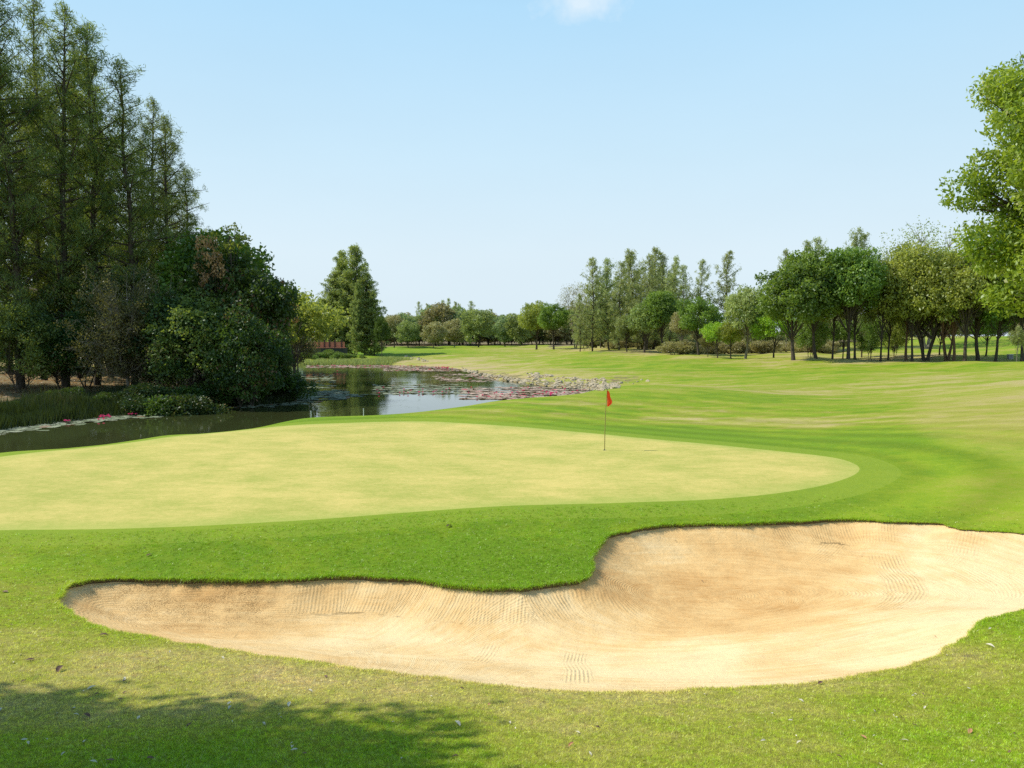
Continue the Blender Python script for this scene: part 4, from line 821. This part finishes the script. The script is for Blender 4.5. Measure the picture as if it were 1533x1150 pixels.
spots += [(u, 581 + rg.uniform(0, 10), 'the pads in the middle of the pond') for u in rg.uniform(560, 680, 18)] + [(505, 557.5, 'a lone pad near the far bank')] + [(664 + rg.normal(0, 7), 552 + rg.normal(0, 1.), 'the pink patch at the far right corner of the pond') for _ in range(22)]
spots += [(u, 548.5 + rg.uniform(0, 1.5), 'the reddish strip along the far bank') for u in rg.uniform(470, 640, 26)]
for i, (a, b, wh) in enumerate(spots):
    X, Y = P(a, b, WATER)
    if sdist(np.array([X]), np.array([Y]), pond_w)[0] > 0: continue
    s = .7 if Y < 60 else (.75 if Y < 95 else .95)
    o = obj('water_lily', fl[i % 3], None, (X, Y, WATER + .01), label='pink water lily flower in ' + wh, category='flower', group='water lilies in ' + wh); o.scale = (s, s, s); o.rotation_euler.z = i

def rock_mesh(seed):
    import bmesh
    r = random.Random(seed); bm = bmesh.new(); bmesh.ops.create_icosphere(bm, subdivisions=2, radius=1)
    pl = [(Vector((r.gauss(0, 1), r.gauss(0, 1), r.gauss(0, 1))).normalized(), r.uniform(.5, .85)) for _ in range(9)]
    for v in bm.verts:
        for nn, dd in pl:
            k = v.co.dot(nn) - dd
            if k > 0: v.co -= nn * k
        v.co *= 1 + r.uniform(-.04, .04); v.co.z *= .7
    me = bpy.data.meshes.new('rock'); bm.to_mesh(me); bm.free(); me.materials.append(M['rock']); return me
rocks = [rock_mesh(i) for i in range(8)]
RK = [((690,553),(715,560),3.),((715,560),(745,567),4.),((745,567),(790,574),5),((790,574),(850,582),9),((850,582),(905,584),10),((900,583),(928,579),8),((606,535),(640,541),3)]
rp = []
rg = np.random.default_rng(9)
for (a, b, wd), cnt in zip(RK, (34, 42, 75, 130, 210, 90, 24)):
    for _ in range(cnt):
        t = rg.uniform(); rise = rg.uniform(); rp.append((a[0] + (b[0] - a[0]) * t + rg.normal(0, 2), a[1] + (b[1] - a[1]) * t - rise * (wd + 1 if wd < 9 else 18) + 1.5))
for u, w in [(955, 572), (960, 569), (948, 575), (970, 571), (940, 574), (935, 570)]: rp.append((u, w))
res = []
for a, b in rp:
    X, Y = Pg(a, b); s = float(np.clip(rg.lognormal(-1.75, .5), .08, .42)) * (1.15 if Y > 90 else 1); res.append((X, Y, s))
res.sort(key=lambda r: -r[2] / r[1]); big, rest = res[:300], res[300:]
for i, (X, Y, s) in enumerate(big):
    o = obj('rock', rocks[i % 8], None, (X, Y, hz(X, Y) + s * .02), label='pale broken rock in the band of rocks along the pond bank', category='rock', group='rocks along the pond bank')
    o.scale = (s * rg.uniform(.8, 1.3), s * rg.uniform(.8, 1.2), s * rg.uniform(.5, .9)); o.rotation_euler = (rg.uniform(-.4, .4), rg.uniform(-.4, .4), rg.uniform(0, 6.28))
A = Acc()
for i, (X, Y, s) in enumerate(rest):
    me = rocks[i % 8]; co = np.empty(len(me.vertices) * 3); me.vertices.foreach_get('co', co); co = co.reshape(-1, 3); an = rg.uniform(0, 6.28); R_ = np.array([[math.cos(an), -math.sin(an), 0], [math.sin(an), math.cos(an), 0], [0, 0, 1]])
    A.add((co * s) @ R_.T + np.array([X, Y, hz(X, Y) + s * .1]), T=np.array([tuple(p_.vertices) for p_ in me.polygons]))
obj('small_rocks', A.mesh('small_rocks', M['rock']), kind='stuff', label='smaller pale stones filling the band of rocks along the pond bank', category='rocks')
print('pond', time.time() - T0)

# ------------------------------------------------------------------ flagstick with flag, hole
M['pole'] = plain('flagstick_paint', (.32, .27, .07), (.20, .17, .05), 8, .5, .05); M['ferrule'] = plain('dark_metal', (.05, .05, .05), (.1, .1, .1), 8, .4, .1)
M['flag'] = leaf_mat('flag_cloth', (.72, .06, .02), (.85, .13, .03), .35)
M['cup'] = plain('cup_liner', (.5, .5, .48), (.7, .7, .68), 8, .5, .05); M['hole'] = plain('hole_shadow', (.01, .01, .008), (.02, .02, .015), 5, 1, 0)
X, Y = Pg(905, 674); Z = hz(X, Y)
root = thing('golf_flagstick', 'thin golf flagstick with a limp orange red flag standing on the putting green', 'flag', (X, Y, Z))
A = Acc(); A.tube(np.array([(0, 0, -.09), (.01, 0, .7), (.03, 0, 1.4), (.075, 0, 2.13)]), [.015, .014, .012, .010], 8); obj('pole', A.mesh('pole', M['pole'], True), root)
A = Acc(); A.tube(np.array([(.0, 0, -.1), (0, 0, .03)]), [.017, .017], 8); A.tube(np.array([(.075, 0, 2.125), (.0755, 0, 2.14), (.0757, 0, 2.155)]), [.016, .018, .003], 8); obj('ferrule', A.mesh('ferrule', M['ferrule'], True), root)
nu, nv = 15, 15; V = []
for i in range(nu):
    for j in range(nv):
        u, v_ = i / (nu - 1), j / (nv - 1)      # u away from the pole, v down; the cloth hangs in folds
        prof = .02 + .15 * math.sin(math.pi * min(1, v_ ** 1.9 * .97 + .02)) ** .8 + .03 * math.sin(v_ * 9)
        fold = math.sin(u * 10 + v_ * 3.2) * .08 * (u ** .6) * (.3 + v_ * .7)
        V.append((.07 - .01 * v_ + prof * u + .018 * v_, fold + .015 * math.sin(v_ * 6), 2.10 - .56 * v_ + .05 * u * math.sin(v_ * 3.14)))
Q = [(i * nv + j, (i + 1) * nv + j, (i + 1) * nv + j + 1, i * nv + j + 1) for i in range(nu - 1) for j in range(nv - 1)]
obj('flag', mesh('flag', V, [Q], [M['flag']], {'rnd': rg.uniform(.3, .6, len(V))}, True), root)
cup = thing('hole_cup', 'round hole in the putting green at the foot of the flagstick', 'golf hole', (X, Y, Z))
A = Acc(); an = np.linspace(0, 2 * np.pi, 24, endpoint=False); c_ = np.column_stack([np.cos(an) * .054, np.sin(an) * .054]); zc = H(X + c_[:, 0], Y + c_[:, 1]) - Z + .004
V = np.concatenate([np.column_stack([c_, zc]), [[0, 0, zc.mean()]]]); A.add(V, T=[[i, (i + 1) % 24, 24] for i in range(24)]); obj('hole', A.mesh('hole', M['hole']), cup)
A = Acc(); V = np.concatenate([np.column_stack([c_ * 1.0, zc + .003]), np.column_stack([c_ * 1.1, zc + .003])]); A.add(V, Q=[[i, (i + 1) % 24, 24 + (i + 1) % 24, 24 + i] for i in range(24)]); obj('rim', A.mesh('rim', M['cup']), cup)

# ------------------------------------------------------------------ fallen leaves and bits on the turf and sand
def leaf_mesh(seed, curl):
    rg = np.random.default_rng(seed); A = Acc(); nL, nW = 9, 4; V = []; L = 1.
    for i in range(nL):
        t = i / (nL - 1); wd = .21 * math.sin(math.pi * min(1, t * .93 + .04)) ** .8
        for j in range(nW + 1):
            s = j / nW * 2 - 1; V.append(((t - .5) * L, s * wd, .10 * curl * math.sin(t * 3.1) + curl * .30 * abs(s) ** 1.5 * wd * 2 + rg.normal(0, .006)))
    Q = [(i * (nW + 1) + j, (i + 1) * (nW + 1) + j, (i + 1) * (nW + 1) + j + 1, i * (nW + 1) + j + 1) for i in range(nL - 1) for j in range(nW)]
    A.add(V, Q=Q, a=.5); A.tube(np.array([(-.5, 0, 0), (-.62, .03, .02), (-.72, .07, .05)]), [.014, .012, .01], 4, a=.2); return A.mesh('fallen_leaf', M['leafb'])
M['leafb'] = plain('dry_brown_leaf', (.10, .05, .03), (.20, .11, .07), 3, .7, .3); M['leafo'] = plain('dry_orange_leaf', (.42, .18, .08), (.55, .28, .14), 3, .7, .3); M['leafp'] = plain('bleached_leaf', (.5, .46, .34), (.66, .6, .46), 3, .7, .3)
lm = [leaf_mesh(i, c) for i, c in enumerate((.6, 1.1, .3, .9))]
LV = [(45,990,.075,'leafb','dark brown curled leaf on the turf at the far left'),(90,1005,.12,'leafb','large dark curled leaf with a stalk in the left foreground'),(8,887,.10,'leafb','brown leaf at the left edge level with the sand'),(155,953,.09,'leafb','dark leaf just below the left tip of the bunker'),
 (137,1032,.07,'leafp','pale leaf above the shadow at the left'),(130,1075,.07,'leafb','dark brown leaf at the upper edge of the foreground shadow'),(1452,1098,.065,'leafo','orange leaf in the right foreground'),(1482,969,.08,'leafp','pale leaf on the bare patch right of the bunker'),
 (1228,1025,.07,'leafb','dark leaf at the front edge of the sand'),(855,1119,.05,'leafo','small orange leaf bottom centre'),(1293,1107,.055,'leafo','small reddish leaf left of the orange one'),(685,1087,.07,'leafp','grey leaf inside the foreground shadow on its right side'),
 (433,1057,.07,'leafp','pale leaf in the middle of the foreground shadow'),(2,1066,.07,'leafp','pale leaf at the left edge'),(165,1142,.06,'leafb','dark leaf at the bottom left'),(345,1062,.06,'leafp','pale leaf lying left of the middle of the shadow'),
 (223,832,.10,'leafb','dark leaf on the lush grass above the bunker'),(672,789,.14,'leafb','dark bit on the lush grass below the green'),(488,1015,.05,'leafb','small brown leaf right below the sand edge'),(733,1058,.05,'leafo','tan leaf below the front edge of the bunker')]
for i, (a, b, s, mt, lb) in enumerate(LV):
    X, Y = Pg(a, b); o = obj('fallen_leaf', lm[i % 4], None, (X, Y, hz(X, Y) + .016), label=lb, category='leaf', group='fallen leaves on the turf'); o.scale = (s * 1.15,) * 3
    o.rotation_euler = (rg.uniform(-.2, .2), rg.uniform(-.2, .2), rg.uniform(0, 6.28)); o.material_slots[0].link = 'OBJECT'; o.material_slots[0].material = M[mt]
i = 0
while i < 100:
    a = rg.uniform(0, 1533); b = rg.uniform(900, 1150); X, Y = Pg(a, b)
    if sdist(np.array([X]), np.array([Y]), bunk_lo)[0] < .1: continue
    if rg.uniform() < .45 and a > 500: continue
    o = obj('fallen_leaf', lm[i % 4], None, (X, Y, hz(X, Y) + .012), label='tiny dry leaf fragment scattered on the foreground turf', category='leaf', group='tiny leaf fragments on the turf'); s = rg.uniform(.02, .055)
    o.scale = (s, s, s); o.rotation_euler = (rg.uniform(-.4, .4), rg.uniform(-.4, .4), rg.uniform(0, 6.28)); o.material_slots[0].link = 'OBJECT'; o.material_slots[0].material = M[('leafb', 'leafp', 'leafp')[i % 3]]; i += 1
for a, b, s in [(1051, 871, .05), (1012, 811, .04), (1290, 834, .03), (680, 893, .03), (1400, 955, .03)]:
    X, Y = Ps(a, b); o = obj('twig_bit', lm[1], None, (X, Y, float(HS(np.array([X]), np.array([Y]))[0]) + .012), label='tiny dark bit of debris lying on the bunker sand', category='debris', group='bits on the sand'); o.scale = (s, s, s * 1.5); o.rotation_euler.z = a

# ------------------------------------------------------------------ far wall, building, posts, stakes, box
M['terra'] = plain('terracotta_render', (.62, .21, .12), (.72, .28, .17), 2, .85, .1); M['plinth'] = plain('dark_retaining_wall', (.03, .035, .03), (.07, .07, .06), 2, .9, .3); M['post'] = plain('dark_post', (.07, .03, .025), (.12, .06, .05), 3, .8, .1)
M['white'] = plain('white_render', (.62, .62, .62), (.75, .74, .72), 1, .8, .05); M['roof'] = plain('grey_roof', (.25, .25, .26), (.35, .34, .34), 2, .8, .1); M['glass'] = plain('dark_window', (.03, .04, .05), (.06, .07, .08), 1, .2, 0)
d = 154.; x0, x1 = at_depth(458, d)[0], at_depth(516, d)[0]; zb, zm, zt = z_at(529.5, d), z_at(521, d), z_at(512, d); xc = (x0 + x1) / 2
w = thing('terracotta_wall', 'orange red wall with dark posts on a dark plinth beyond the pond', 'wall', (xc, d, zb))
A = Acc(); A.box((0, .15, (zt + zm) / 2 - zb), ((x1 - x0) / 2, .12, (zt - zm) / 2)); obj('panel', A.mesh('panel', M['terra']), w)
A = Acc(); A.box((0, 0, (zm - zb) / 2 - .3), ((x1 - x0) / 2 + .5, .35, (zm - zb) / 2 + .3)); obj('plinth', A.mesh('plinth', M['plinth']), w)
A = Acc(); A.box((0, -.02, zm - zb + .05), ((x1 - x0) / 2 + .3, .42, .06)); obj('coping', A.mesh('coping', M['terra']), w)
for u in (469, 478, 486.5, 494, 502, 512):
    A = Acc(); A.box((at_depth(u, d)[0] - xc, -.12, (zt - zb) / 2 + (zm - zb) / 2 + .25), (.13, .1, (zt - zm) / 2 + .22)); obj('post', A.mesh('post', M['post']), w)
d2 = 186.; x0, x1 = at_depth(436, d2)[0], at_depth(460, d2)[0]; zb2, zt2 = z_at(524, d2), z_at(506, d2)
bd = thing('pale_building', 'small pale grey building left of the terracotta wall, half hidden by leaves', 'building', ((x0 + x1) / 2, d2, zb2)); hw = (x1 - x0) / 2; hh = (zt2 - zb2)
A = Acc(); A.box((0, 2, hh / 2 - .3), (hw, 2., hh / 2 + .3)); obj('wall', A.mesh('wall', M['white']), bd)
A = Acc(); V = np.array([(-hw - .3, -.4, hh), (hw + .3, -.4, hh), (hw + .3, 4.4, hh), (-hw - .3, 4.4, hh), (-hw - .3, 2, hh + .9), (hw + .3, 2, hh + .9)]); A.add(V, Q=[(0, 1, 5, 4), (2, 3, 4, 5), (0, 3, 2, 1)], T=[(0, 4, 3), (1, 2, 5)]); obj('roof', A.mesh('roof', M['roof']), bd)
A = Acc(); A.box((-hw * .3, -.02, hh * .5), (.5, .03, .5)); obj('window', A.mesh('window', M['glass']), bd)
A = Acc(); A.box((hw * .45, -.02, .95), (.42, .03, .95)); obj('door', A.mesh('door', M['post']), bd)
for u, v_, lb in ((464, 622.5, 'left of two short thin stakes at the pond edge behind the green'), (543, 620.5, 'right of two short thin stakes at the pond edge behind the green')):
    X, Y = at_depth(u, 38.6); Z = hz(X, Y); A = Acc(); A.tube(np.array([(0, 0, -.1), (.01, 0, .12), (.0, .01, .34)]), [.022, .02, .018], 6); A.tube(np.array([(0, .01, .33), (0, .01, .36)]), [.026, .02], 6)
    obj('stake', A.mesh('stake', M['white']), None, (X, Y, Z), label=lb, category='stake')
X, Y = at_depth(1512, 98); Z = hz(X, Y); w = thing('utility_box', 'small pale grey box standing on the grass near the right edge', 'box', (X, Y, Z))
A = Acc(); A.box((0, 0, .28), (.28, .2, .3)); obj('body', A.mesh('body', M['roof']), w)
A = Acc(); A.box((0, 0, .61), (.32, .24, .035)); obj('lid', A.mesh('lid', M['white']), w)

# ------------------------------------------------------------------ light, sky, camera
sd = Vector((math.sin(SUN_AZ) * math.cos(SUN_EL), math.cos(SUN_AZ) * math.cos(SUN_EL), math.sin(SUN_EL)))
L = bpy.data.lights.new('sun', 'SUN'); L.energy = 5.0; L.angle = math.radians(.55); L.color = (1., .95, .82)
so = bpy.data.objects.new('sun', L); COL.objects.link(so); so.rotation_euler = sd.to_track_quat('Z', 'Y').to_euler(); so.location = (0, 0, 60)
W = bpy.data.worlds.new('World'); SC.world = W; W.use_nodes = True; nt = W.node_tree; nt.nodes.clear(); n = N(nt)
sky = n('ShaderNodeTexSky', sky_type='NISHITA'); sky.sun_disc = False; sky.sun_elevation = SUN_EL; sky.sun_rotation = SUN_AZ; sky.air_density = 1.3; sky.dust_density = 2.2; sky.ozone_density = 1.5
co = n('ShaderNodeTexCoord').outputs['Generated']
r_c = Vector(ray(868, 4)).normalized()
dst = n('ShaderNodeVectorMath', {0: n.scale(co, (1, 1, 2.2)), 1: (r_c.x, r_c.y, r_c.z * 2.2)}, operation='DISTANCE').outputs['Value']
cn_ = n.noise(co, 30, 5, .6); cf = n.math('MULTIPLY', n.rng(n.math('ADD', dst, n.math('MULTIPLY', cn_, .09)), .045, .10, 1, 0), .75, True)
zc = n('ShaderNodeSeparateXYZ', {0: co}).outputs[2]
rp_ = n('ShaderNodeValToRGB', {0: zc}); e = rp_.color_ramp.elements; e[0].position = 0; e[0].color = (.76, .89, .975, 1); e[1].position = 1; e[1].color = (.13, .27, .46, 1)
for p_, c_ in ((.10, (.74, .89, .985, 1)), (.22, (.62, .84, .99, 1)), (.38, (.47, .76, 1., 1)), (.62, (.22, .42, .66, 1))): k_ = e.new(p_); k_.color = c_
zc2 = n.math('MULTIPLY', n.math('ADD', .955, n.math('MULTIPLY', n.noise(n.scale(co, (1, 1, 3)), 2.2, 5, .55), .09)), 10.)
hz_ = n('ShaderNodeVectorMath', {0: rp_.outputs[0], 'Scale': zc2}, operation='SCALE').outputs[0]
col = n.mix(.95, sky.outputs[0], hz_)
col = n.mix(n.math('MULTIPLY', cf, .8), col, (9.0, 9.6, 10.)); 
bg = n('ShaderNodeBackground', {'Color': col, 'Strength': .1}); wo = n('ShaderNodeOutputWorld'); nt.links.new(bg.outputs[0], wo.inputs[0])
cam = bpy.data.cameras.new('camera'); cam.sensor_width = 36; cam.lens = 36 * F / 1533; cam.clip_start = .1; cam.clip_end = 8000
cob = bpy.data.objects.new('camera', cam); COL.objects.link(cob); cob.rotation_euler = (math.pi / 2 - PITCH, 0, 0); SC.camera = cob
SC.view_settings.view_transform = 'Standard'; SC.view_settings.look = 'None'; SC.view_settings.exposure = 0
try:
    SC.cycles.use_denoising = False; SC.cycles.max_bounces = 6; SC.cycles.diffuse_bounces = 3; SC.cycles.transmission_bounces = 4; SC.cycles.glossy_bounces = 3
except Exception: pass
print('done', time.time() - T0)
